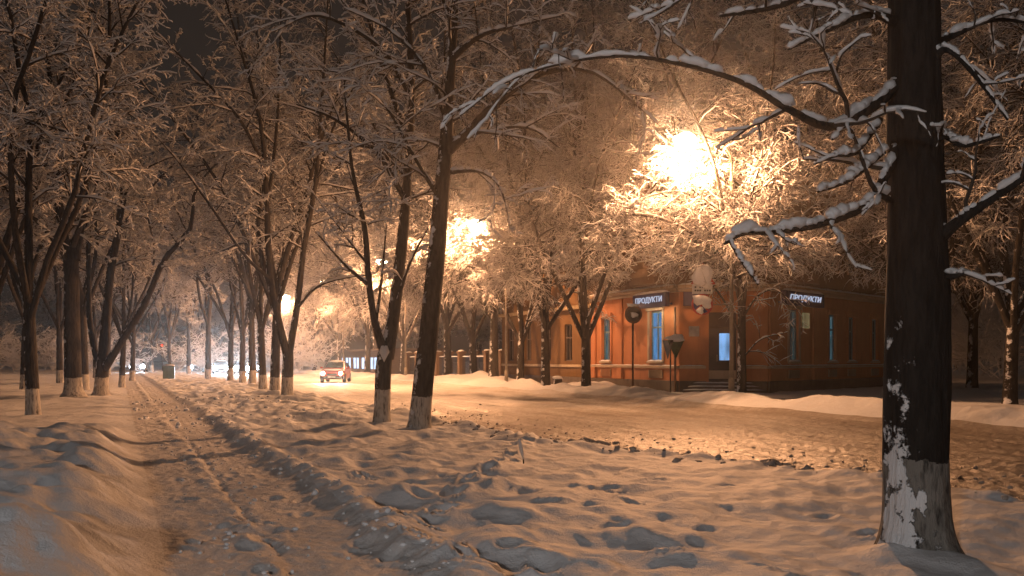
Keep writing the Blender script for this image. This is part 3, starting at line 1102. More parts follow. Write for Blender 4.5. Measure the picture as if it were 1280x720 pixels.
    tag(w, 'far off mass of frosted trees closing the street', 'wood', None, 'stuff')
    tr = obj('wood_trunks', tk.mesh('wood_trunks'), BARK_PLAIN, w)
    tr['kind'] = 'stuff'


# ------------------------------------------------------------------ ground sheets
def build_ground():
    # s rows : spacing grows with distance
    s = [-60.0, -40, -25, -15, -10, -6, -3, -1, 0.5]
    x = 1.4
    while x < 210:
        s.append(x)
        x += max(.034, .0046 * x)
    s += [230, 260, 300, 360, 450, 600]
    s = np.array(s)

    def seg(a, b, n):
        return list(np.linspace(a, b, n, endpoint=False))
    t = [-500.0, -300, -150, -80, -50, -35, -25, -18, -13, -10, -8] + seg(-7, -4, 12) + seg(-4, -1.6, 30)
    i_l = len(t)
    t += seg(-1.6, .34, 46)
    i0 = len(t)
    t += seg(.34, 2.15, 64)
    i1 = len(t)
    t += seg(2.15, 7.4, 140)
    i2 = len(t)
    t += seg(7.4, 12, 80) + seg(12, 18.6, 70)
    i3 = len(t)
    t += seg(18.6, 24, 70) + seg(24, 40, 40) + [42, 46, 52, 60, 75, 100, 150, 250, 500, 800]
    t = np.array(t)
    T, S = np.meshgrid(t, s)
    off = road_edge(S) - 7.4
    T = T + off * np.exp(-((T - 7.4) / 2.6) ** 2)
    Z = height(T, S)
    Z = add_prints(T, S, Z)
    far = sst(250, 600, np.hypot(T, S))
    Z = Z * (1 - far)
    gs = np.gradient(Z, axis=0) / np.gradient(S, axis=0)
    gt = np.gradient(Z, axis=1) / np.gradient(T, axis=1)
    nrm = np.stack([-gt, -gs, np.ones_like(Z)], -1)
    nrm /= np.linalg.norm(nrm, axis=2)[..., None]

    def sheet(name, a, b, mat, dz=0.0):
        tt = slice(a, b + 1)
        Vt = np.stack([T[:, tt], S[:, tt], Z[:, tt] + dz], -1)
        n, m = Vt.shape[:2]
        idx = np.arange(n * m).reshape(n, m)
        q = np.stack([idx[:-1, :-1], idx[:-1, 1:], idx[1:, 1:], idx[1:, :-1]], -1).reshape(-1, 4)
        me = np_mesh(name, Vt.reshape(-1, 3), q)
        me.normals_split_custom_set_from_vertices(nrm[:, tt].reshape(-1, 3).tolist())
        o = obj(name, me, mat)
        o.rotation_euler = (0, 0, A)
        o['kind'] = 'structure'
        return o
    sheet('snowbank', 0, i0, SNOW_VERGE)
    sheet('footpath', i0, i1, mat_path())
    sheet('verge', i1, i2, SNOW_VERGE)
    sheet('road', i2, i3, mat_road())
    sheet('pavement', i3, len(t) - 1, SNOW_VERGE)


def build_clods():
    """crumbs of snow and slush on the road edge, the ridge and the road"""
    rng = np.random.RandomState(33)
    ico = bmesh.new()
    bmesh.ops.create_icosphere(ico, subdivisions=1, radius=1)
    bv = np.array([v.co[:] for v in ico.verts])
    bf = np.array([[v.index for v in f.verts] for f in ico.faces])
    ico.free()

    def make(name, label, cat, spots, mat):
        n = len(spots)
        t, s, r = np.array(spots).T
        z = height(t, s)
        k = 1 + .28 * rng.normal(size=(n, len(bv), 1))
        sc = rng.uniform(.6, 1.25, (n, 1, 3)) * np.array([1, 1, .7])
        v = bv[None] * np.clip(k, .5, 1.6) * sc * r[:, None, None]
        v = v + np.stack([t, s, z + .15 * r], -1)[:, None, :]
        f = bf[None] + (np.arange(n) * len(bv))[:, None, None]
        me = np_mesh(name, v.reshape(-1, 3), np.zeros((0, 4), int), True, f.reshape(-1, 3))
        o = obj(name, me, mat)
        o.rotation_euler = (0, 0, A)
        tag(o, label, cat, None, 'stuff')
    sp = []
    for _ in range(1000):
        s = 5 + 30 * rng.rand() ** 1.5
        t = road_edge(s) + .15 + abs(rng.normal(0, 1.7))
        if t < 17.5:
            sp.append((t, s, .010 + .035 * rng.rand() ** 3))
    for _ in range(240):
        s = rng.uniform(6, 24)
        sp.append((road_edge(s) + rng.normal(-.05, .22), s, .012 + .06 * rng.rand() ** 3))
    for cx, cs, n_, w_ in ((960, 578, 36, .35), (735, 553, 44, .5), (840, 572, 16, .4)):
        tt, ss = ground_ts(cx, cs)
        for _ in range(n_):
            sp.append((tt + rng.normal(0, w_ * .5), ss + rng.normal(0, w_), .02 + .09 * rng.rand() ** 3))
    make('slush_clods', 'brown crumbs of frozen slush along the near edge of the road', 'slush', sp, simple('slush_brown', (.40, .35, .31), .6, 0, 12, .5, .5))
    sp = []
    for _ in range(260):
        s = 4.8 + 22 * rng.rand() ** 1.4
        sp.append((2.25 + rng.normal(0, .16), s, .010 + .035 * rng.rand() ** 3))
    for _ in range(360):
        s = 4.8 + 20 * rng.rand() ** 1.4
        sp.append((1.15 + rng.normal(0, .28), s, .008 + .028 * rng.rand() ** 3))
    for _ in range(260):
        s = 24 + 18 * rng.rand()
        sp.append((rng.uniform(.4, 5.5), s, .02 + .08 * rng.rand() ** 3))
    make('snow_clods', 'lumps of kicked up snow along the footpath ridge', 'snow', sp, SNOW)


# ------------------------------------------------------------------ orange house
def wall_with_holes(bm, Lw, z0, z1, holes, depth=.22):
    """wall in local x (along), z (up), facing -y ; holes (x0,x1,z0,z1) get reveals"""
    xs = sorted({0, Lw, *[h[0] for h in holes], *[h[1] for h in holes]})
    zs = sorted({z0, z1, *[h[2] for h in holes], *[h[3] for h in holes]})
    vc = {}

    def vv(x, y, z):
        k = (round(x, 4), round(y, 4), round(z, 4))
        if k not in vc:
            vc[k] = bm.verts.new(k)
        return vc[k]
    for i in range(len(xs) - 1):
        for j in range(len(zs) - 1):
            cx, cz = (xs[i] + xs[i + 1]) / 2, (zs[j] + zs[j + 1]) / 2
            if any(h[0] < cx < h[1] and h[2] < cz < h[3] for h in holes):
                continue
            bm.faces.new((vv(xs[i], 0, zs[j]), vv(xs[i + 1], 0, zs[j]), vv(xs[i + 1], 0, zs[j + 1]), vv(xs[i], 0, zs[j + 1])))
    for (x0, x1, a, b) in holes:
        for p, q in (((x0, a), (x0, b)), ((x0, b), (x1, b)), ((x1, b), (x1, a)), ((x1, a), (x0, a))):
            bm.faces.new((vv(p[0], 0, p[1]), vv(q[0], 0, q[1]), bm.verts.new((q[0], depth, q[1])), bm.verts.new((p[0], depth, p[1]))))


def face_matrix(p, q):
    d = (q - p).normalized()
    M = Matrix.Identity(4)
    n = Vector((0, 0, 1)).cross(d)      # local +y : into the wall
    for i in range(3):
        M[i][0] = d[i]
        M[i][1] = n[i]
        M[i][2] = (0, 0, 1)[i]
        M[i][3] = p[i]
    return M


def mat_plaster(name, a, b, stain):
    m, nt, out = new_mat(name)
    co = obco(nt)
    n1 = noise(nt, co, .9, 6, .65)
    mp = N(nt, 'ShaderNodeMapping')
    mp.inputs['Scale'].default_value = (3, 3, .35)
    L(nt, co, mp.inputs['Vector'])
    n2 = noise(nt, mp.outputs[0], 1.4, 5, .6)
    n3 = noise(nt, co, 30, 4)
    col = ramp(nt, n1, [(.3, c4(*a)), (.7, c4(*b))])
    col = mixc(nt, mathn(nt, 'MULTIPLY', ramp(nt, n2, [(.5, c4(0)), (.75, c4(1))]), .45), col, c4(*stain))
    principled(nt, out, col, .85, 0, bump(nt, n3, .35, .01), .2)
    return m


def mat_lit(name, col, strength, scale=3.0):
    """a lit room behind net curtains : brighter and dimmer folds in what glows"""
    m, nt, out = new_mat(name)
    co = obco(nt)
    mp = N(nt, 'ShaderNodeMapping')
    mp.inputs['Scale'].default_value = (1, 1, .16)
    L(nt, co, mp.inputs['Vector'])
    n1 = noise(nt, mp.outputs[0], scale * 2.2, 3, .6)
    n2 = noise(nt, co, scale * .6, 2)
    f = mathn(nt, 'MULTIPLY', n1, mathn(nt, 'ADD', n2, .2))
    colr = ramp(nt, f, [(.18, c4(*[c * .28 for c in col])), (.32, c4(*[c * .75 for c in col])), (.5, c4(*col))])
    e = N(nt, 'ShaderNodeEmission')
    L(nt, colr, e.inputs[0])
    e.inputs[1].default_value = strength
    g = N(nt, 'ShaderNodeBsdfGlossy')
    g.inputs['Roughness'].default_value = .15
    g.inputs[0].default_value = c4(.05)
    ad = N(nt, 'ShaderNodeAddShader')
    L(nt, e.outputs[0], ad.inputs[0])
    L(nt, g.outputs[0], ad.inputs[1])
    L(nt, ad.outputs[0], out.inputs['Surface'])
    return m


def text_mesh(body, size, extrude, shear=0.0, bold=0.0):
    cu = bpy.data.curves.new('letters', 'FONT')
    cu.body = body
    cu.size = size
    cu.extrude = extrude
    cu.offset = bold
    cu.shear = shear
    cu.align_x = 'CENTER'
    cu.align_y = 'CENTER'
    o = bpy.data.objects.new('letters_tmp', cu)
    COL.objects.link(o)
    dg = bpy.context.evaluated_depsgraph_get()
    me = bpy.data.meshes.new_from_object(o.evaluated_get(dg))
    bpy.data.objects.remove(o)
    me.transform(Matrix.Rotation(PI / 2, 4, 'X'))     # upright, facing -y
    return me


def mb(fn):
    bm = bmesh.new()
    fn(bm)
    bmesh.ops.recalc_face_normals(bm, faces=bm.faces[:])
    return bm


def snow_ledge(x0, x1, y0, y1, z, h, rng, n=14):
    """a lumpy strip of snow on a ledge (local box coordinates)"""
    nx, ny = n, 5
    Vt = []
    for i in range(nx + 1):
        for j in range(ny + 1):
            fx, fy = i / nx, j / ny
            e = min(1, 4 * min(fx, 1 - fx) * 2) * min(1, 3 * min(fy, 1 - fy))
            e = math.sqrt(max(0, e))
            zz = z + h * e * (.8 + .4 * rng.random()) if 0 < i < nx and 0 < j < ny else z
            Vt.append((x0 + (x1 - x0) * fx, y0 + (y1 - y0) * fy, zz))
    q = [(i * (ny + 1) + j, (i + 1) * (ny + 1) + j, (i + 1) * (ny + 1) + j + 1, i * (ny + 1) + j + 1) for i in range(nx) for j in range(ny)]
    return np_mesh('snow_strip', Vt, q)


def build_house():
    rng = random.Random(4)
    GROUND = -.1
    P1 = Vector((7.51, 44.7, 0))
    P2 = Vector((11.31, 44.03, 0))
    dr = Vector((.651, .759, 0)).normalized()
    P3 = P2 + dr * 16.5
    P0 = P1 + U * 9.0
    house = thing('corner_house', 'two storey orange plastered corner house with lit blue windows and two shop signs', 'house', (P1.x, P1.y, 0))
    B = Vector(house.location)
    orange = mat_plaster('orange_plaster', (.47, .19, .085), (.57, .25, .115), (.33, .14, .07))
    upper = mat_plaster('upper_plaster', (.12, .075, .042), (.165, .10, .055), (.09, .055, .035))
    plinth = mat_plaster('plinth_stone', (.10, .085, .075), (.16, .135, .115), (.06, .05, .045))
    trim = mat_plaster('pale_trim', (.42, .32, .22), (.52, .41, .30), (.30, .22, .15))
    framew = simple('window_frame_paint', (.16, .26, .30), .5, 0, 10, .2)
    darkglass, nt, out = new_mat('dark_window_glass')
    principled(nt, out, ramp(nt, noise(nt, obco(nt), 3), [(.3, c4(.008, .009, .011)), (.7, c4(.03, .03, .032))]), .08, 0, None, .6)
    lit_blue = mat_lit('blue_lit_curtain', (.11, .38, .80), .62)
    lit_teal = mat_lit('teal_lit_curtain', (.12, .36, .46), .30)
    lit_dim = mat_lit('dim_lit_curtain', (.10, .22, .24), .16)
    ZT = 9.6

    def along(face, px):
        """distance along a face at picture column px"""
        p, q = face
        k = (px - 640) / F
        d = (q - p).normalized()
        # (p.x + d.x*m) = k (p.y + d.y*m)
        return (k * p.y - p.x) / (d.x - k * d.y)

    def do_face(p, q, wins, upper_wins, pil, door=None):
        Lw = (q - p).length
        M = Matrix.Translation(-B) @ face_matrix(p, q)
        holes = [(w[0] - w[1] / 2, w[0] + w[1] / 2, w[2], w[3]) for w in wins]
        if door:
            holes.append(door)
        uh = [(w[0] - w[1] / 2, w[0] + w[1] / 2, w[2], w[3]) for w in upper_wins]

        def part(name, bm_or_me, mat, par=house):
            o = obj(name, bm_or_me, mat, par)
            o.matrix_local = M if par is house else Matrix.Identity(4)
            return o
        bm = bmesh.new()
        wall_with_holes(bm, Lw, GROUND, 4.85, holes)
        part('wall', bm, orange)
        bm = bmesh.new()
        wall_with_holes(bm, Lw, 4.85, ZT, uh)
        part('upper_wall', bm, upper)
        # plinth pieces, left and right of the door
        xs = [(0, Lw)] if not door else [(0, door[0] - .12), (door[1] + .12, Lw)]
        for a, b in xs:
            part('plinth', mb(lambda bm: box(bm, a + .004, b - .004, -.10, -.003, GROUND, .62, .02)), plinth)
            part('string_course', mb(lambda bm: box(bm, a + .004, b - .004, -.09, -.003, 1.18, 1.30, .015)), trim)
            o = part('ledge_snow', snow_ledge(a, b, -.085, -.01, 1.302, .035, rng, int((b - a) * 5)), SNOW)
        part('cornice', mb(lambda bm: (box(bm, -.05, Lw + .05, -.34, -.003, 4.78, 4.92, .03), box(bm, -.02, Lw + .02, -.2, -.004, 4.62, 4.776, .03))), trim)
        part('ledge_snow', snow_ledge(-.05, Lw + .05, -.33, -.01, 4.922, .10, rng, int(Lw * 5)), SNOW)
        part('eaves', mb(lambda bm: (box(bm, -.1, Lw + .1, -.5, -.004, ZT, ZT + .25, .04), box(bm, -.04, Lw + .04, -.25, -.005, ZT - .3, ZT - .003, .04))), trim)
        for x in pil:
            part('pilaster', mb(lambda bm: (box(bm, x - .22, x + .22, -.07, -.002, 1.303, 4.617, .015), box(bm, x - .26, x + .26, -.12, -.0035, .622, 1.176, .015))), orange)
        for (x, w, a, b, mat, hood) in wins + upper_wins:
            # frame with mullions, pane, sill, hood
            fr = mb(lambda bm: [box(bm, *bb) for bb in
                                ((x - w / 2 + .003, x - w / 2 + .07, .10, .17, a + .003, b - .003), (x + w / 2 - .07, x + w / 2 - .003, .10, .17, a + .003, b - .003),
                                 (x - w / 2 + .07, x + w / 2 - .07, .10, .17, a + .003, a + .08), (x - w / 2 + .07, x + w / 2 - .07, .10, .17, b - .08, b - .003),
                                 (x - w / 2 + .07, x + w / 2 - .07, .102, .168, a + (b - a) * .66, a + (b - a) * .66 + .07),
                                 (x - .03, x + .03, .104, .166, a + .08, a + (b - a) * .66), (x - .03, x + .03, .104, .166, a + (b - a) * .66 + .07, b - .08))])
            fo = part('window', fr, framew)
            pane = mb(lambda bm: box(bm, x - w / 2 - .03, x + w / 2 + .03, .172, .21, a - .03, b + .03))
            part('pane', pane, mat or darkglass, fo)
            sill = mb(lambda bm: box(bm, x - w / 2 - .12, x + w / 2 + .12, -.14, .095, a - .10, a - .003, .015))
            part('sill', sill, trim, fo)
            part('sill_snow', snow_ledge(x - w / 2 - .1, x + w / 2 + .1, -.13, .09, a - .002, .07, rng, 8), SNOW, fo)
            if hood:
                hm = trim if hood > 1 else orange
                part('window_hood', mb(lambda bm: box(bm, x - w / 2 - .2, x + w / 2 + .2, -.13, -.004, b + .012, b + .26, .02)), hm, fo)
                for sx in (-1, 1):
                    xa = x + sx * (w / 2 + .086)
                    part('window_jamb', mb(lambda bm: box(bm, xa - .074, xa + .074, -.05, -.0045, a - .004, b + .01)), hm, fo)
                part('window_apron', mb(lambda bm: box(bm, x - w / 2 - .05, x + w / 2 + .05, -.06, -.0042, .72, 1.1, .01)), hm, fo)
        return M, part

    # left face, along the street
    fl = (P0, P1)
    a1, a2 = along(fl, 758), along(fl, 820)
    Ml, partl = do_face(P0, P1, [(a1, .95, 1.50, 3.72, lit_teal, 1), (a2, 1.18, 1.50, 3.86, lit_blue, 2)],
                        [(a1, 1.0, 6.0, 8.3, None, 2), (a2, 1.1, 5.1, 8.3, None, 2)], [along(fl, 776), along(fl, 743)])
    # chamfer with the door
    fc = (P1, P2)
    dx0, dx1 = along(fc, 886), along(fc, 921)
    Mc, partc = do_face(P1, P2, [], [(1.9, 1.1, 5.1, 8.2, None, 2)], [], (dx0, dx1, .55, 3.7))
    # right face
    fr = (P2, P3)
    r1, r2, r3, r4 = (along(fr, p) for p in (992, 1040, 1064, 1093))
    Mr, partr = do_face(P2, P3, [(r1, 1.0, 1.5, 3.9, lit_dim, 2), (r2, .85, 1.5, 3.8, lit_teal, 1), (r3, .85, 1.5, 3.75, None, 1), (r4, .85, 1.5, 3.75, None, 1)],
                        [(r1, 1.0, 5.1, 8.2, None, 2), (r2, .9, 6.0, 8.2, None, 2), (r3, .9, 6.0, 8.2, None, 2), (r4, .9, 6.0, 8.2, None, 2)], [along(fr, 1018), along(fr, 964)])
    # back walls and roof
    back1 = P3 + Vector((-.759, .651, 0)) * 10
    back0 = P0 + V * 11
    bm = bmesh.new()
    pts = [P3, back1, back0, P0]
    lo = [bm.verts.new(p - B + Vector((0, 0, GROUND))) for p in pts]
    hi = [bm.verts.new(p - B + Vector((0, 0, ZT))) for p in pts]
    for i in range(3):
        bm.faces.new((lo[i], lo[i + 1], hi[i + 1], hi[i]))
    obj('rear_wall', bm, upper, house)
    bm = bmesh.new()
    ring = [P0, P1, P2, P3, back1, back0]
    cen = sum((p for p in ring), Vector()) / 6
    e = [bm.verts.new(p + (p - cen).normalized() * .45 - B + Vector((0, 0, ZT + .252))) for p in ring]
    m_ = [bm.verts.new(p + (p - cen).normalized() * .45 - B + Vector((0, 0, ZT + .50))) for p in ring]
    tp = [bm.verts.new(cen + (p - cen) * .18 - B + Vector((0, 0, ZT + 3.1))) for p in ring]
    for i in range(6):
        j = (i + 1) % 6
        bm.faces.new((e[i], e[j], m_[j], m_[i]))
        bm.faces.new((m_[i], m_[j], tp[j], tp[i]))
    bm.faces.new(tp)
    rf_ = obj('roof', bm, SNOW, house)
    obj('chimney', mb(lambda bm: box(bm, 2.5, 3.3, 5, 5.8, ZT + 1.0, ZT + 4.0, .03)), plinth, rf_)

    # door set back in the chamfer
    dw = dx1 - dx0
    doorm = simple('dark_door', (.045, .03, .022), .5, 0, 8, .3)
    do = partc('door', mb(lambda bm: [box(bm, *bb) for bb in ((dx0 + .01, dx0 + dw * .38, .17, .22, .56, 3.0), (dx1 - dw * .16, dx1 - .01, .17, .22, .56, 3.0), (dx0 + dw * .38, dx1 - dw * .16, .17, .22, .56, 1.55),
                                                              (dx0 + dw * .38, dx1 - dw * .16, .17, .22, 2.76, 3.0), (dx0 + .01, dx1 - .01, .165, .215, 3.02, 3.69))]), doorm)
    lit_door = mat_lit('door_pane_glow', (.24, .52, .98), .95, 1.2)
    partc('pane', mb(lambda bm: box(bm, dx0 + dw * .38 - .02, dx1 - dw * .16 + .02, .19, .20, 1.54, 2.77)), lit_door, do)
    partc('handle', mb(lambda bm: cyl(bm, (dx0 + dw * .30, .12, 1.5), (dx0 + dw * .30, .12, 1.8), .018, None, 8)), simple('worn_brass', (.4, .3, .15), .35, .9), do)
    # steps
    stp = partc('steps', mb(lambda bm: [box(bm, dx0 - .7 - .22 * (3 - i), dx1 + .7 + .22 * (3 - i), -1.35 + .32 * i, -.003 - .001 * i, GROUND, .10 + .145 * i, .015) for i in range(4)]), plinth)
    for i in range(4):
        a, b = dx0 - .7 - .22 * (3 - i), dx1 + .7 + .22 * (3 - i)
        partc('step_snow', snow_ledge(a, b, -1.35 + .32 * i, -1.05 + .32 * i if i < 3 else -.12, .102 + .145 * i, .05, rng, 24), SNOW, stp)
    # plaque beside the door
    partc('plaque', mb(lambda bm: box(bm, along(fc, 861), along(fc, 874), -.03, -.002, 2.62, 3.08, .008)), simple('plaque_white', (.40, .36, .33), .4))

    navy = simple('sign_navy', (.045, .035, .10), .4, 0, 4, .2)
    glow = emit('sign_letters', (.66, .76, 1.0), .55)
    warmglow = emit('sign_letters_amber', (.85, .70, .45), .9)

    def sign(part, x0, x1, z0, z1, body, shear, returns=False):
        so = part('shop_sign', mb(lambda bm: box(bm, x0, x1, -.62, -.40, z0, z1, .02)), navy)
        me = text_mesh(body, 1.0, .012, shear, .012)
        xs = [v.co.x for v in me.vertices]
        zs = [v.co.z for v in me.vertices]
        kx = (x1 - x0) * .80 / (max(xs) - min(xs))
        kz = (z1 - z0) * .50 / (max(zs) - min(zs))
        me.transform(Matrix.Diagonal((kx, 1, kz, 1)))
        me.transform(Matrix.Translation(((x0 + x1) / 2, -.634, (z0 + z1) / 2 + .02)))
        part('lettering', me, glow, so)
        part('sign_snow', snow_ledge(x0, x1, -.64, -.38, z1 + .002, .12, rng, 20), SNOW, so)
        part('bracket', mb(lambda bm: [box(bm, x0 + f * (x1 - x0) - .03, x0 + f * (x1 - x0) + .03, -.40, -.002, z0 + .1, z0 + .2) for f in (.15, .85)]), navy, so)
        return so
    sign(partl, along(fl, 805), (P1 - P0).length - .15, 3.98, 4.62, 'ПРОДУКТИ', 0)
    sign(partr, along(fr, 965), along(fr, 1015), 4.02, 4.66, 'ПРОДУКТИ', .25)
    # small sign panel returning along the chamfer
    partc('sign_return', mb(lambda bm: box(bm, .18, 1.25, -.30, -.203, 3.98, 4.60, .02)), navy)
    # small lit panel right of the second sign window
    partr('notice_box', mb(lambda bm: box(bm, r1 + .85, r1 + 1.5, -.12, -.002, 3.05, 3.78, .015)), mat_lit('notice_glow', (.55, .45, .22), .22, 6))

    # balconies over the signs : a bowl on the right, a straight one on the left
    def balcony(part, x, w, dep):
        n = 16

        def fn(bm):
            ring = [(x + w / 2 * math.cos(PI + PI * i / n), -.004 + dep * math.sin(PI + PI * i / n)) for i in range(n + 1)]
            lv = [(5.02, .80), (5.05, .97), (5.35, 1.03), (5.75, 1.0), (6.0, 1.03), (6.06, 1.03)]
            rows = [[bm.verts.new((x + (a - x) * k, b * k, z)) for a, b in ring] for z, k in lv]
            for i in range(len(rows) - 1):
                for j in range(n):
                    bm.faces.new((rows[i][j], rows[i][j + 1], rows[i + 1][j + 1], rows[i + 1][j]))
            bm.faces.new(rows[0])
            bm.faces.new(rows[-1])
        b = part('balcony', mb(fn), upper)
        part('balcony_snow', snow_ledge(x - w * .36, x + w * .36, -dep * .8, -.05, 6.062, .16, rng, 14), SNOW, b)
    balcony(partr, r1, 3.2, 1.1)
    balcony(partl, a2, 3.2, 1.1)
    # down pipe at the corner
    partl('drain_pipe', mb(lambda bm: cyl(bm, ((P1 - P0).length - .12, -.14, .1), ((P1 - P0).length - .12, -.14, 3.95), .055, None, 10)), simple('pipe_metal', (.20, .12, .08), .5, .4))
    # light bounced by the lit sign : lamp strip under the left sign
    ld = bpy.data.lights.new('sign_strip_light', 'AREA')
    ld.shape = 'RECTANGLE'
    ld.size = 2.6
    ld.size_y = .12
    ld.energy = 22
    ld.color = (1.0, .72, .42)
    lo_ = bpy.data.objects.new('sign_strip_light', ld)
    link(lo_, house)
    lo_.matrix_local = Ml @ Matrix.Translation(((P1 - P0).length - 1.3, -.5, 3.95)) @ Matrix.Rotation(R(15), 4, 'X')
    return P0


def build_left_buildings(P0):
    rng = random.Random(8)
    ochre = mat_plaster('ochre_plaster', (.15, .085, .035), (.20, .115, .045), (.10, .06, .03))
    plinth = simple('grey_plinth', (.13, .11, .10), .8)
    trim = simple('ochre_trim', (.42, .33, .2), .7)
    glass = bpy.data.materials['dark_window_glass']
    a = P0 + V * .5 + U * .05
    b = a + U * 14.5
    h = thing('ochre_house', 'ochre plastered house adjoining the left end of the orange corner house', 'house', b)
    M = face_matrix(b, a)
    M.translation = Vector((0, 0, 0))
    Lw = 14.5
    wins = [(x, 1.0, 1.5, 3.6) for x in (1.6, 4.6, 7.6, 10.6, 13.2)]
    ups = [(x, 1.0, 5.7, 7.6) for x in (1.6, 4.6, 7.6, 10.6, 13.2)]
    bm = bmesh.new()
    wall_with_holes(bm, Lw, -.1, 8.8, [(w[0] - w[1] / 2, w[0] + w[1] / 2, w[2], w[3]) for w in wins + ups])
    # sides and back
    lo = [bm.verts.new(p) for p in ((Lw, .0, -.1), (Lw, 9, -.1), (0, 9, -.1), (0, 0, -.1))]
    hi = [bm.verts.new(p) for p in ((Lw, .0, 8.8), (Lw, 9, 8.8), (0, 9, 8.8), (0, 0, 8.8))]
    for i in range(3):
        bm.faces.new((lo[i], lo[i + 1], hi[i + 1], hi[i]))
    o = obj('wall', bm, ochre, h)
    o.matrix_local = M
    for nm, bb, mt in (('plinth', (.003, Lw - .003, -.08, -.003, -.1, .6), plinth), ('string_course', (.003, Lw - .003, -.08, -.003, 1.15, 1.30), trim), ('cornice', (0, Lw, -.3, -.003, 4.4, 4.6), trim)):
        o = obj(nm, mb(lambda bm: box(bm, *bb, .015)), mt, h)
        o.matrix_local = M
    for (x, w, z0, z1) in wins + ups:
        fo = obj('window', mb(lambda bm: [box(bm, *q) for q in ((x - w / 2, x - w / 2 + .07, .1, .17, z0, z1), (x + w / 2 - .07, x + w / 2, .1, .17, z0, z1), (x - .03, x + .03, .1, .17, z0, z1),
                                                                (x - w / 2 + .07, x + w / 2 - .07, .102, .168, z0, z0 + .07), (x - w / 2 + .07, x + w / 2 - .07, .102, .168, z1 - .07, z1), (x - w / 2 + .07, x + w / 2 - .07, .103, .167, z0 + 1.3, z0 + 1.37))]), plinth, h)
        fo.matrix_local = M
        obj('pane', mb(lambda bm: box(bm, x - w / 2 - .02, x + w / 2 + .02, .172, .2, z0 - .02, z1 + .02)), glass, fo)
    rf_ = obj('roof', mb(lambda bm: prism(bm, [(-.3, 8.8), (Lw + .3, 8.8), (Lw + .3, 9.05), (Lw - 1.5, 11.2), (1.5, 11.2), (-.3, 9.05)], -.4, 9.3)), SNOW, h)
    rf_.matrix_local = M

    # fence of brick piers and iron rails, left of the ochre house
    f0 = W(26.3, 68.5)
    f1 = W(26.3, 94)
    fence = thing('fence', 'iron fence between snow capped piers left of the ochre house', 'fence', f1)
    M = face_matrix(f1, f0)
    M.translation = Vector((0, 0, 0))
    iron = simple('dark_iron', (.03, .028, .026), .5, .5)
    pier = mat_plaster('pier_plaster', (.14, .09, .05), (.2, .13, .08), (.09, .06, .04))
    Lf = (f1 - f0).length
    n = 9
    for i in range(n):
        x = Lf * i / (n - 1)
        po = obj('pier', mb(lambda bm: (box(bm, x - .27, x + .27, -.27, .27, -.2, 2.1, .02), box(bm, x - .35, x + .35, -.35, .35, 2.1, 2.25, .02))), pier, fence)
        po.matrix_local = M
        bm = bmesh.new()
        blob(bm, (x, 0, 2.25), .30, .30, .12, rng)
        obj('cap_snow', bm, SNOW, po)
        if i < n - 1:
            x1 = Lf * (i + 1) / (n - 1)

            def rails(bm):
                box(bm, x + .28, x1 - .28, -.02, .02, .35, .40)
                box(bm, x + .28, x1 - .28, -.02, .02, 1.75, 1.80)
                k = int((x1 - x - .6) / .14)
                for j in range(k):
                    xx = x + .36 + j * .14
                    box(bm, xx - .012, xx + .012, -.012, .012, .1, 1.95)
            ro = obj('railing', mb(rails), iron, fence)
            ro.matrix_local = M
            s_ = obj('rail_snow', snow_ledge(x + .3, x1 - .3, -.04, .04, 1.803, .07, rng, 16), SNOW, ro)

    # low shop pavilion with blue lit glass far up the street
    s0 = W(25.0, 97)
    shop = thing('shop_pavilion', 'low flat roofed shop with blue lit glass beyond the twin trunked tree', 'shop', s0 + U * 26)
    M = face_matrix(s0 + U * 26, s0)
    M.translation = Vector((0, 0, 0))
    Ls = 26
    wallm = simple('shop_wall', (.10, .08, .07), .8)
    holes = [(1 + i * 4.2, 1 + i * 4.2 + 3.4, .55, 1.85) for i in range(6)]
    bm = bmesh.new()
    wall_with_holes(bm, Ls, -.2, 2.5, holes)
    lo = [bm.verts.new(p) for p in ((Ls, .0, -.2), (Ls, 6, -.2), (0, 6, -.2), (0, 0, -.2))]
    hi = [bm.verts.new(p) for p in ((Ls, .0, 2.5), (Ls, 6, 2.5), (0, 6, 2.5), (0, 0, 2.5))]
    for i in range(3):
        bm.faces.new((lo[i], lo[i + 1], hi[i + 1], hi[i]))
    o = obj('wall', bm, wallm, shop)
    o.matrix_local = M
    pane_m = mat_lit('shop_glass_glow', (.50, .70, 1.0), 2.0, 2.2)
    for hh in holes:
        fo = obj('window', mb(lambda bm: [box(bm, *q) for q in ((hh[0], hh[0] + .08, .05, .15, hh[2], hh[3]), (hh[1] - .08, hh[1], .05, .15, hh[2], hh[3]), (hh[0] + 1.66, hh[0] + 1.74, .05, .15, hh[2], hh[3]), (hh[0] + .08, hh[1] - .08, .052, .148, hh[3] - .08, hh[3]))]), wallm, shop)
        fo.matrix_local = M
        obj('pane', mb(lambda bm: box(bm, hh[0] - .02, hh[1] + .02, .16, .2, hh[2] - .02, hh[3] + .02)), pane_m, fo)
    ro = obj('roof', mb(lambda bm: box(bm, -.4, Ls + .4, -.6, 6.4, 2.5, 2.68, .04)), wallm, shop)
    ro.matrix_local = M


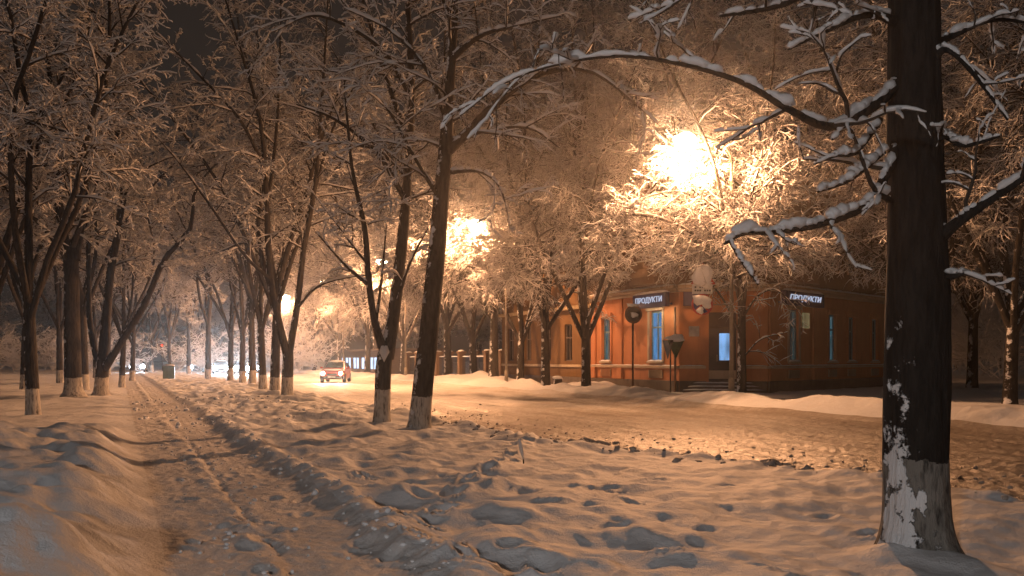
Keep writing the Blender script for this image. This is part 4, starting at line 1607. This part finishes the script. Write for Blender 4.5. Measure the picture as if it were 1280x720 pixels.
# ------------------------------------------------------------------ street lamps
def lamp_light(name, loc, parent, energy, color, radius, gain=1.45):
    ld = bpy.data.lights.new(name, 'POINT')
    ld.energy = energy
    ld.color = color
    ld.shadow_soft_size = radius
    # the luminaire throws its light outwards and down, little upwards
    ld.use_nodes = True
    nt = ld.node_tree
    em = nt.nodes['Emission']
    tc = nt.nodes.new('ShaderNodeTexCoord')
    sp = nt.nodes.new('ShaderNodeSeparateXYZ')
    nt.links.new(tc.outputs['Normal'], sp.inputs[0])
    z = mathn(nt, 'MULTIPLY_ADD', sp.outputs[2], .5)
    z.node.inputs[2].default_value = .5
    f = ramp(nt, z, [(0, c4(.24)), (.2, c4(.38)), (.32, c4(.95)), (.40, c4(.88)), (.48, c4(.52)), (.58, c4(.28)), (1, c4(.14))])
    nt.links.new(mathn(nt, 'MULTIPLY', f, gain), em.inputs['Strength'])
    lo = bpy.data.objects.new(name, ld)
    link(lo, parent)
    lo.location = loc
    return lo


COOL_E = 1700
LAMP_E = 10000
LAMP_C = (1.0, .455, .20)


def build_lamps():
    rng = random.Random(2)
    metal = simple('lamp_post_paint', (.24, .21, .17), .55, .2, 5, .25)
    glass = emit('sodium_glass', (1.0, .80, .50), 60)
    H = 9.25
    arm = 1.95
    root = thing('street_lamp', 'x', 'street lamp', (0, 0, 0), 0, 'sodium street lamps along the far kerb')
    bm = bmesh.new()
    cyl(bm, (0, 0, -.2), (0, 0, .9), .12, .11, 14)
    cyl(bm, (0, 0, .88), (0, 0, .96), .11, .075, 14)
    cyl(bm, (0, 0, .96), (0, 0, 8.4), .075, .055, 14)
    obj('pole', bm, metal, root)
    # curved arm reaching over the road (local -x)
    tb = Tubes()
    c = np.array([(0, 0, 8.35, .05), (-.02, 0, 8.8, .045), (-.35, 0, 9.2, .04), (-1.0, 0, 9.38, .035), (-1.6, 0, 9.40, .032)])
    cc = resample(c, 16)
    tb.add(cc[:, :3], cc[:, 3], 10)
    obj('arm', tb.mesh('arm'), metal, root)
    hd = obj('lamp_head', mb(lambda bm: [prism(bm, [(-1.5, 9.36), (-1.5, 9.47), (-1.75, 9.53), (-2.15, 9.50), (-2.3, 9.40), (-2.3, 9.36)], -.15, .15)]), metal, root)
    bm = bmesh.new()
    blob(bm, (-1.92, 0, 9.24), .43, .33, .30, rng, 0)
    obj('glass_bowl', bm, glass, hd)
    bm = bmesh.new()
    blob(bm, (-1.92, 0, 9.55), .36, .15, .09, rng)
    obj('head_snow', bm, SNOW, hd)
    data = [(20.28, 30.1, 'tall lamp post with the brightest orange lamp in front of the orange house', 1.0),
            (20.6, 53.1, 'thin lamp post under the second brightest lamp, beside the fence', .6),
            (21.0, 76.1, 'third lamp up the street, hidden among frosted twigs above the shop', .42),
            (21.0, 99.5, 'small distant lamp glowing right of the V forked tree', .4),
            (21.0, 124, 'farthest street lamp beyond the red car', .4)]
    for i, (t, s, lab, e) in enumerate(data):
        o = root if i == 0 else copy_tree(root)
        p = W(t, s)
        o.location = (p.x, p.y, hz(p.x, p.y) - .03)
        o.location.z = 0.0
        o.rotation_euler = (0, 0, A)
        o['label'] = lab
        lamp_light('sodium_light', (-1.92, 0, 8.74), o, LAMP_E * e, LAMP_C, .16)
    # unseen cool lamp, added behind the viewpoint to light the near branch snow
    pl = thing('added_rear_lamp', 'unseen cool white globe lamp added behind the viewpoint as fill for near branches', 'street lamp', (-4.0, -7.0, .2))
    bm = bmesh.new()
    cyl(bm, (0, 0, -.4), (0, 0, .5), .09, .08, 12)
    cyl(bm, (0, 0, .5), (0, 0, 3.3), .05, .04, 12)
    obj('pole', bm, metal, pl)
    bm = bmesh.new()
    blob(bm, (0, 0, 3.5), .24, .24, .25, rng, 0)
    obj('globe', bm, emit('cool_globe', (.80, .90, 1.0), 20), pl)
    ld = bpy.data.lights.new('globe_light', 'POINT')
    ld.energy = COOL_E
    ld.color = (1.0, .95, .93)
    ld.shadow_soft_size = .26
    lo = bpy.data.objects.new('globe_light', ld)
    link(lo, pl)
    lo.location = (.16, .3, 3.5)
    p = W(20.28, 30.1)
    return p


# ------------------------------------------------------------------ signs and small things
def build_small(lp):
    rng = random.Random(12)
    metal = bpy.data.materials['lamp_post_paint']
    red = simple('sign_red', (.45, .03, .02), .4, 0, 8, .2)
    white = simple('sign_white', (.7, .69, .66), .45, 0, 8, .15)
    blue = simple('sign_blue', (.015, .03, .16), .4, 0, 8, .2)
    green = simple('sign_back_green', (.05, .10, .055), .5, 0, 8, .25)
    dark = simple('sign_back_dark', (.05, .045, .04), .5, .2, 8, .25)

    def disc(bm, c, r, th, n=28):
        cyl(bm, (c[0], c[1] - th / 2, c[2]), (c[0], c[1] + th / 2, c[2]), r, None, n)

    # three signs bracketed from the first lamp post ; faces look at the camera (-y)
    d = 35.4
    k = d / F
    x = lp.x
    s = thing('road_sign', 'cluster of snow crusted road signs bracketed to the tall lamp post', 'road sign', (lp.x, lp.y, 0))
    cx = (878 - 640) * k - x
    z_t, z_p, z_r = CAMH - (345 - HY) * k, CAMH - (361 - HY) * k, CAMH - (381 - HY) * k
    obj('bracket', mb(lambda bm: (cyl(bm, (0, -.1, z_p), (cx - .2, -.1, z_p + .06), .022, None, 8), cyl(bm, (0, -.1, z_r), (cx - .1, -.1, z_r), .022, None, 8), cyl(bm, (cx, -.1, z_r - .3), (cx, -.1, z_t + .3), .022, None, 8))), metal, s)

    def tri(bm, r, y0, y1):
        prism(bm, [(cx + r * math.cos(a), z_t - .05 + r * math.sin(a)) for a in (R(90), R(210), R(330))], y0, y1)
    t1 = obj('warning_triangle', mb(lambda bm: tri(bm, .50, -.16, -.13)), red, s)
    obj('triangle_face', mb(lambda bm: tri(bm, .34, -.172, -.163)), white, t1)
    bm = bmesh.new()
    blob(bm, (cx - .04, -.20, z_t - .02), .36, .07, .40, rng, .2)
    obj('stuck_snow', bm, SNOW, t1)
    t2 = obj('text_plate', mb(lambda bm: box(bm, cx - .02 - .36, cx - .02 + .36, -.16, -.13, z_p - .19, z_p + .19, .02)), white, s)
    me = bmesh.new()
    for i in range(2):
        for j in range(7):
            if (i * 7 + j) % 5 != 3:
                box(me, cx - .30 + j * .085, cx - .30 + j * .085 + .06, -.166, -.1605, z_p - .10 + i * .12, z_p - .04 + i * .12)
    obj('plate_marks', me, dark, t2)
    bm = bmesh.new()
    blob(bm, (cx, -.15, z_p + .2), .36, .06, .05, rng, .2)
    obj('stuck_snow', bm, SNOW, t2)
    t3 = obj('round_plate', mb(lambda bm: disc(bm, (cx - .03, -.15, z_r), .38, .03)), red, s)
    obj('round_face', mb(lambda bm: disc(bm, (cx - .03, -.172, z_r), .31, .01)), blue, t3)

    def cross(bm):
        for a in (R(45), R(-45)):
            box(bm, -.3, .3, -.005, .005, -.035, .035, 0, Matrix.Translation((cx - .03, -.183 if a > 0 else -.187, z_r)) @ Matrix.Rotation(a, 4, 'Y'))
    obj('red_cross', mb(cross), red, t3)
    bm = bmesh.new()
    blob(bm, (cx - .03, -.20, z_r + .17), .30, .05, .20, rng, .25)
    blob(bm, (cx + .13, -.20, z_r - .02), .16, .045, .14, rng, .25)
    blob(bm, (cx - .12, -.20, z_r - .22), .14, .04, .12, rng, .25)
    obj('stuck_snow', bm, SNOW, t3)

    # round sign on a post near the left windows
    d = 43.4
    b = base_at(791, d)
    s2 = thing('road_sign', 'dark round road sign on a post by the left windows of the orange house', 'road sign', b, .25)
    zr = CAMH - (393 - HY) * d / F - b.z
    brown = simple('rusty_post', (.13, .07, .04), .7, .2)
    obj('post', mb(lambda bm: cyl(bm, (0, 0, -.2), (0, 0, zr + .3), .045, None, 10)), brown, s2)
    r_ = obj('round_plate', mb(lambda bm: disc(bm, (0, -.07, zr), .40, .03)), brown, s2)
    obj('round_face', mb(lambda bm: disc(bm, (0, -.088, zr), .31, .008)), dark, r_)
    bm = bmesh.new()
    blob(bm, (.05, -.11, zr - .02), .16, .04, .13, rng, .3)
    blob(bm, (-.02, -.06, zr + .40), .24, .07, .09, rng, .3)
    obj('stuck_snow', bm, SNOW, r_)

    # give-way signs back to back at an angle, green backs
    d = 40.5
    b = base_at(838, d)
    s3 = thing('give_way_sign', 'green backed inverted triangle signs with a snow cap on a thin post', 'road sign', b)
    zc = CAMH - (437 - HY) * d / F - b.z
    obj('post', mb(lambda bm: cyl(bm, (0, 0, -.2), (0, 0, zc + .45), .03, None, 10)), dark, s3)
    for nm, rz, mt, w in (('sign_plate', .35, green, .0), ('sign_plate', -1.15, dark, .0)):
        bm = mb(lambda bm: prism(bm, [(.46 * math.cos(a) + (.22 if rz > 0 else -.12), .50 * math.sin(a) + .12) for a in (R(32), R(148), R(270))], -.06, -.035))
        o = obj(nm, bm, mt, s3)
        o.matrix_local = Matrix.Translation((0, 0, zc)) @ Matrix.Rotation(rz, 4, 'Z')
        o['label'] = 'green back of the plate facing right' if rz > 0 else 'dark back of the plate facing left'
    bm = bmesh.new()
    blob(bm, (.16, -.03, zc + .46), .46, .18, .15, rng, .25)
    obj('snow_cap', bm, SNOW, s3)

    # stump with snow, and the little stake in the verge
    b = base_at(697, 50)
    s4 = thing('stump', 'short sawn stump with a snow cap beside the kerb heap', 'stump', b)
    bm = bmesh.new()
    cyl(bm, (0, 0, -.2), (0.02, 0, .52), .24, .21, 14)
    obj('trunk', bm, BARK_PLAIN, s4)
    bm = bmesh.new()
    blob(bm, (0, 0, .54), .27, .27, .11, rng)
    obj('snow_cap', bm, SNOW, s4)

    x_, y_ = (655 - 640) * 14.9 / F, 14.9
    b = Vector((x_, y_, hz(x_, y_) - .03))
    s5 = thing('stake', 'thin snow crusted stick standing in the verge in the middle foreground', 'stake', b)
    tb = Tubes()
    tb.add(np.array([(0, 0, -.1), (-.01, 0, .12), (-.05, 0, .27), (-.07, .0, .38)]), np.array([.012, .011, .01, .006]), 6)
    obj('stick', tb.mesh('stick'), BARK_TW, s5)
    tb = Tubes()
    tb.add(np.array([(-.012, -.01, .10), (-.03, -.012, .2), (-.05, -.01, .28), (-.065, -.008, .37), (-.08, 0, .41)]), np.array([.008, .026, .032, .022, .006]), 8)
    obj('stuck_snow', tb.mesh('stuck_snow'), SNOW_TW, s5)

    # green box at the end of the path
    d = 76
    b = base_at(211, d)
    s6 = thing('utility_box', 'green box standing at the far end of the footpath', 'utility box', b, .3)
    g2 = simple('box_green', (.12, .15, .035), .5, 0, 5, .25)
    obj('cabinet', mb(lambda bm: box(bm, -.42, .42, -.35, .35, -.1, 1.1, .03)), g2, s6)
    obj('cabinet_door', mb(lambda bm: (box(bm, -.38, -.01, -.372, -.352, .06, 1.04, .006), box(bm, .01, .38, -.372, -.352, .06, 1.04, .006))), g2, s6)
    obj('lid', mb(lambda bm: box(bm, -.47, .47, -.40, .40, 1.1, 1.16, .015)), g2, s6)
    bm = bmesh.new()
    blob(bm, (0, 0, 1.18), .44, .36, .10, rng, .12)
    obj('snow_cap', bm, SNOW, s6)

    # traffic light far up the path
    d = 130
    b = base_at(203, d)
    s7 = thing('traffic_light', 'far traffic light showing red above the green box', 'traffic light', b)
    obj('pole', mb(lambda bm: cyl(bm, (0, 0, -.2), (0, 0, 3.2), .07, None, 8)), dark, s7)
    hd = obj('signal_head', mb(lambda bm: box(bm, -.2, .2, -.15, .15, 2.5, 3.6, .03)), dark, s7)
    for z, mt in ((3.38, emit('signal_red', (1, .06, .02), 4)), (3.05, dark), (2.72, dark)):
        obj('lens', mb(lambda bm: disc(bm, (0, -.165, z), .13, .02, 16)), mt, hd)


# ------------------------------------------------------------------ cars
def build_cars():
    rng = random.Random(6)
    glass = bpy.data.materials['dark_window_glass']
    tyre = simple('tyre_rubber', (.02, .02, .02), .85)
    rimm = simple('rim_metal', (.3, .3, .3), .4, .7)
    trim = simple('car_trim', (.03, .03, .032), .5)
    headl = emit('headlight_lens', (.72, .86, 1.0), 90)
    headw = emit('headlight_lens_warm', (1.0, .85, .62), 45)
    ind = emit('indicator_amber', (1, .35, .03), 3)

    def car(name, label, loc, rz, paint, lens, power, snow=True,  lc=(.75, .87, 1.0), lit=(1, 1)):
        lr = .24 if lens is headl else .12
        o = thing(name, label, 'car', loc, rz, None)
        # stations from nose (-y) to tail (+y): y, half width, z low, z belt, half roof, z roof
        st = [(-2.05, .62, .32, .62, .60, .64), (-1.98, .74, .24, .70, .68, .74), (-1.6, .82, .22, .82, .70, .86), (-1.0, .84, .22, .90, .72, .94), (-.75, .845, .22, .92, .70, 1.0),
              (-.1, .85, .22, .94, .60, 1.40), (.4, .85, .22, .95, .58, 1.45), (1.1, .85, .22, .96, .58, 1.42), (1.55, .84, .24, .97, .60, 1.28), (1.85, .80, .28, .98, .66, 1.02), (2.0, .74, .34, .90, .64, .92), (2.04, .66, .40, .80, .60, .82)]
        bm = bmesh.new()
        rows = []
        for (y, w, zl, zb, wr, zr) in st:
            half = [(w * .80, zl), (w * .97, zl + .08), (w, (zl + zb) * .5), (w * .99, zb - .04), (w * .955, zb), (wr + (w * .95 - wr) * .35, zb + (zr - zb) * .6), (wr, zr - .04 if zr - zb > .1 else zr - .01), (wr * .6, zr)]
            row = [bm.verts.new((x, y, z)) for x, z in half] + [bm.verts.new((-x, y, z)) for x, z in reversed(half)]
            rows.append(row)
        n = len(rows[0])
        for a, b in zip(rows[:-1], rows[1:]):
            for i in range(n):
                j = (i + 1) % n
                f = bm.faces.new((a[i], b[i], b[j], a[j]))
                f.smooth = True
        bm.faces.new(rows[0])
        bm.faces.new(list(reversed(rows[-1])))
        bmesh.ops.recalc_face_normals(bm, faces=bm.faces[:])
        obj('body', bm, paint, o)
        # glazing slightly proud of the cabin
        def quad(bm, pts, th=.012):
            vs = [Vector(p) for p in pts]
            nn = (vs[1] - vs[0]).cross(vs[2] - vs[0]).normalized() * th
            a = [bm.verts.new(v) for v in vs]
            b = [bm.verts.new(v + nn) for v in vs]
            bm.faces.new(list(reversed(a)))
            bm.faces.new(b)
            for i in range(len(a)):
                j = (i + 1) % len(a)
                bm.faces.new((a[i], a[j], b[j], b[i]))
        obj('windscreen', mb(lambda bm: quad(bm, [(-.66, -.76, 1.02), (.66, -.76, 1.02), (.55, -.14, 1.40), (-.55, -.14, 1.40)])), glass, o)
        for sx in (1, -1):
            pts = [(sx * .825, -.55, 1.0), (sx * .825, 1.45, 1.02), (sx * .64, 1.2, 1.36), (sx * .645, 0.0, 1.36)]
            if sx < 0:
                pts = pts[::-1]
            obj('side_window', mb(lambda bm: quad(bm, pts)), glass, o)
        obj('grille', mb(lambda bm: box(bm, -.36, .36, -2.085, -2.03, .50, .62, .01)), trim, o)
        obj('bumper', mb(lambda bm: box(bm, -.80, .80, -2.13, -1.90, .28, .46, .05)), trim, o)
        obj('number_plate', mb(lambda bm: box(bm, -.26, .26, -2.145, -2.132, .34, .44, .004)), simple('plate_white', (.7, .7, .7), .4), o)
        for sx, on in zip((1, -1), lit):
            hl = obj('headlight', mb(lambda bm: cyl(bm, (sx * .60, -2.10, .64), (sx * .60, -1.95, .64), lr, lr, 18)), lens if on else trim, o)
            obj('indicator', mb(lambda bm: box(bm, sx * .76 - .05, sx * .76 + .05, -2.02, -1.93, .57, .66, .01)), ind, hl)
            obj('mirror', mb(lambda bm: box(bm, sx * .92 - .09, sx * .92 + .09, -.62, -.50, .96, 1.08, .02)), paint, o)
            if power and on:
                ld = bpy.data.lights.new('headlight_beam', 'SPOT')
                ld.energy = power
                ld.color = lc
                ld.spot_size = R(100)
                ld.spot_blend = .9
                ld.shadow_soft_size = .1
                lo = bpy.data.objects.new('headlight_beam', ld)
                link(lo, o)
                lo.location = (sx * .60, -2.16, .62)
                lo.rotation_euler = (R(86), 0, R(180))
        for sx in (1, -1):
            for y in (-1.3, 1.25):
                w = obj('wheel', mb(lambda bm: cyl(bm, (sx * .66, y, .31), (sx * .86, y, .31), .31, None, 22)), tyre, o)
                obj('rim', mb(lambda bm: cyl(bm, (sx * .858, y, .31), (sx * .875, y, .31), .19, .17, 16)), rimm, w)
        if snow:
            bm = bmesh.new()
            blob(bm, (0, .5, 1.44), .56, .78, .09, rng, .1)
            blob(bm, (0, -1.35, .88), .62, .45, .06, rng, .1)
            obj('snow_cover', bm, SNOW, o)
        return o
    redp = simple('red_car_paint', (.42, .035, .018), .3, .1, 3, .15, .02)
    darkp = simple('dark_car_paint', (.035, .04, .05), .3, .2, 3, .15, .02)
    greyp = simple('grey_car_paint', (.16, .17, .18), .3, .3, 3, .15, .02)

    def at(px, d, dz=.02):
        x = (px - 640) * d / F
        return (x, d, hz(x, d) + dz)
    car('car', 'red hatchback with glowing headlights turning out at the junction', at(420, 70), R(2), redp, headw, 700, True, (1.0, .85, .62))
    car('car', 'oncoming dark car in the middle of the queue, brightest headlights between limewashed trunks', at(301.5, 104), R(17), darkp, headl, 2800)
    car('car', 'oncoming car at the left end of the headlight queue, grey under snow', at(276, 108), R(17), greyp, headl, 2800)
    car('car', 'oncoming car at the right of the headlight queue, half hidden by slim trunks', at(316, 116), R(17), darkp, headl, 700)
    car('car', 'distant car with a single white light left of the headlight queue', at(246, 122), R(16), darkp, headl, 1500, True, (.75, .87, 1.0), (0, 1))
    car('car', 'farthest car with bright lights at the left end of the street', at(174, 118), R(14), greyp, headl, 700)


# ------------------------------------------------------------------ light, air, camera
def build_world():
    w = bpy.data.worlds.new('World')
    scene.world = w
    w.use_nodes = True
    nt = w.node_tree
    bg = nt.nodes['Background']
    sky = nt.nodes.new('ShaderNodeTexSky')
    sky.sky_type = 'NISHITA'
    sky.sun_disc = False
    sky.sun_elevation = R(21)
    sky.sun_rotation = R(199)
    hs = nt.nodes.new('ShaderNodeHueSaturation')
    hs.inputs['Saturation'].default_value = .25
    hs.inputs['Value'].default_value = .10
    nt.links.new(sky.outputs[0], hs.inputs['Color'])
    m = mixc(nt, .82, hs.outputs[0], (.34, .24, .18, 1))
    nt.links.new(m, bg.inputs[0])
    bg.inputs[1].default_value = .05
    sl = bpy.data.lights.new('sun', 'SUN')
    sl.energy = SUN_E
    sl.color = (.92, .96, 1.0)
    sl.angle = R(14)
    so = bpy.data.objects.new('sun', sl)
    link(so)
    so.rotation_euler = Vector((.30, .89, -.36)).to_track_quat('-Z', 'Y').to_euler()


SUN_E = .035


def build_haze():
    bm = bmesh.new()
    box(bm, -230, 230, -40, 260, -2.5, 40)
    o = obj('haze', bm, None)
    m, nt, out = new_mat('night_haze')
    v = nt.nodes.new('ShaderNodeVolumePrincipled')
    v.inputs['Color'].default_value = c4(.92, .92, .93)
    v.inputs['Density'].default_value = HAZE
    v.inputs['Anisotropy'].default_value = .87
    nt.links.new(v.outputs[0], out.inputs['Volume'])
    o.data.materials.clear()
    o.data.materials.append(m)
    tag(o, 'thin frosty haze glowing round the lamps', 'haze', None, 'stuff')


HAZE = .0009


def build_camera():
    cd = bpy.data.cameras.new('camera')
    cd.sensor_width = 36
    cd.lens = F / 1280 * 36
    cd.shift_y = (HY - 360) / 1280
    cd.clip_end = 2000
    co = bpy.data.objects.new('camera', cd)
    link(co)
    co.location = (0, 0, CAMH)
    co.rotation_euler = (R(90), 0, 0)
    scene.camera = co


import time
_t = time.time()


def lap(n):
    print('LAP', n, round(time.time() - _t, 1), flush=True)


build_camera()
build_world()
build_ground()
lap('ground')
build_clods()
p0 = build_house()
build_left_buildings(p0)
lap('house')
lp = build_lamps()
build_small(lp)
build_cars()
lap('small')
build_trees()
lap('trees')
build_haze()

vs = scene.view_settings
vs.view_transform = 'Standard'
vs.look = 'None'
vs.exposure = .2
vs.gamma = 1
cy = scene.cycles
cy.use_denoising = True
cy.denoiser = 'OPENIMAGEDENOISE'
cy.max_bounces = 5
cy.diffuse_bounces = 3
cy.glossy_bounces = 2
cy.transmission_bounces = 2
cy.volume_bounces = 0
cy.transparent_max_bounces = 4
cy.sample_clamp_indirect = 4
cy.use_adaptive_sampling = True
cy.adaptive_threshold = .02
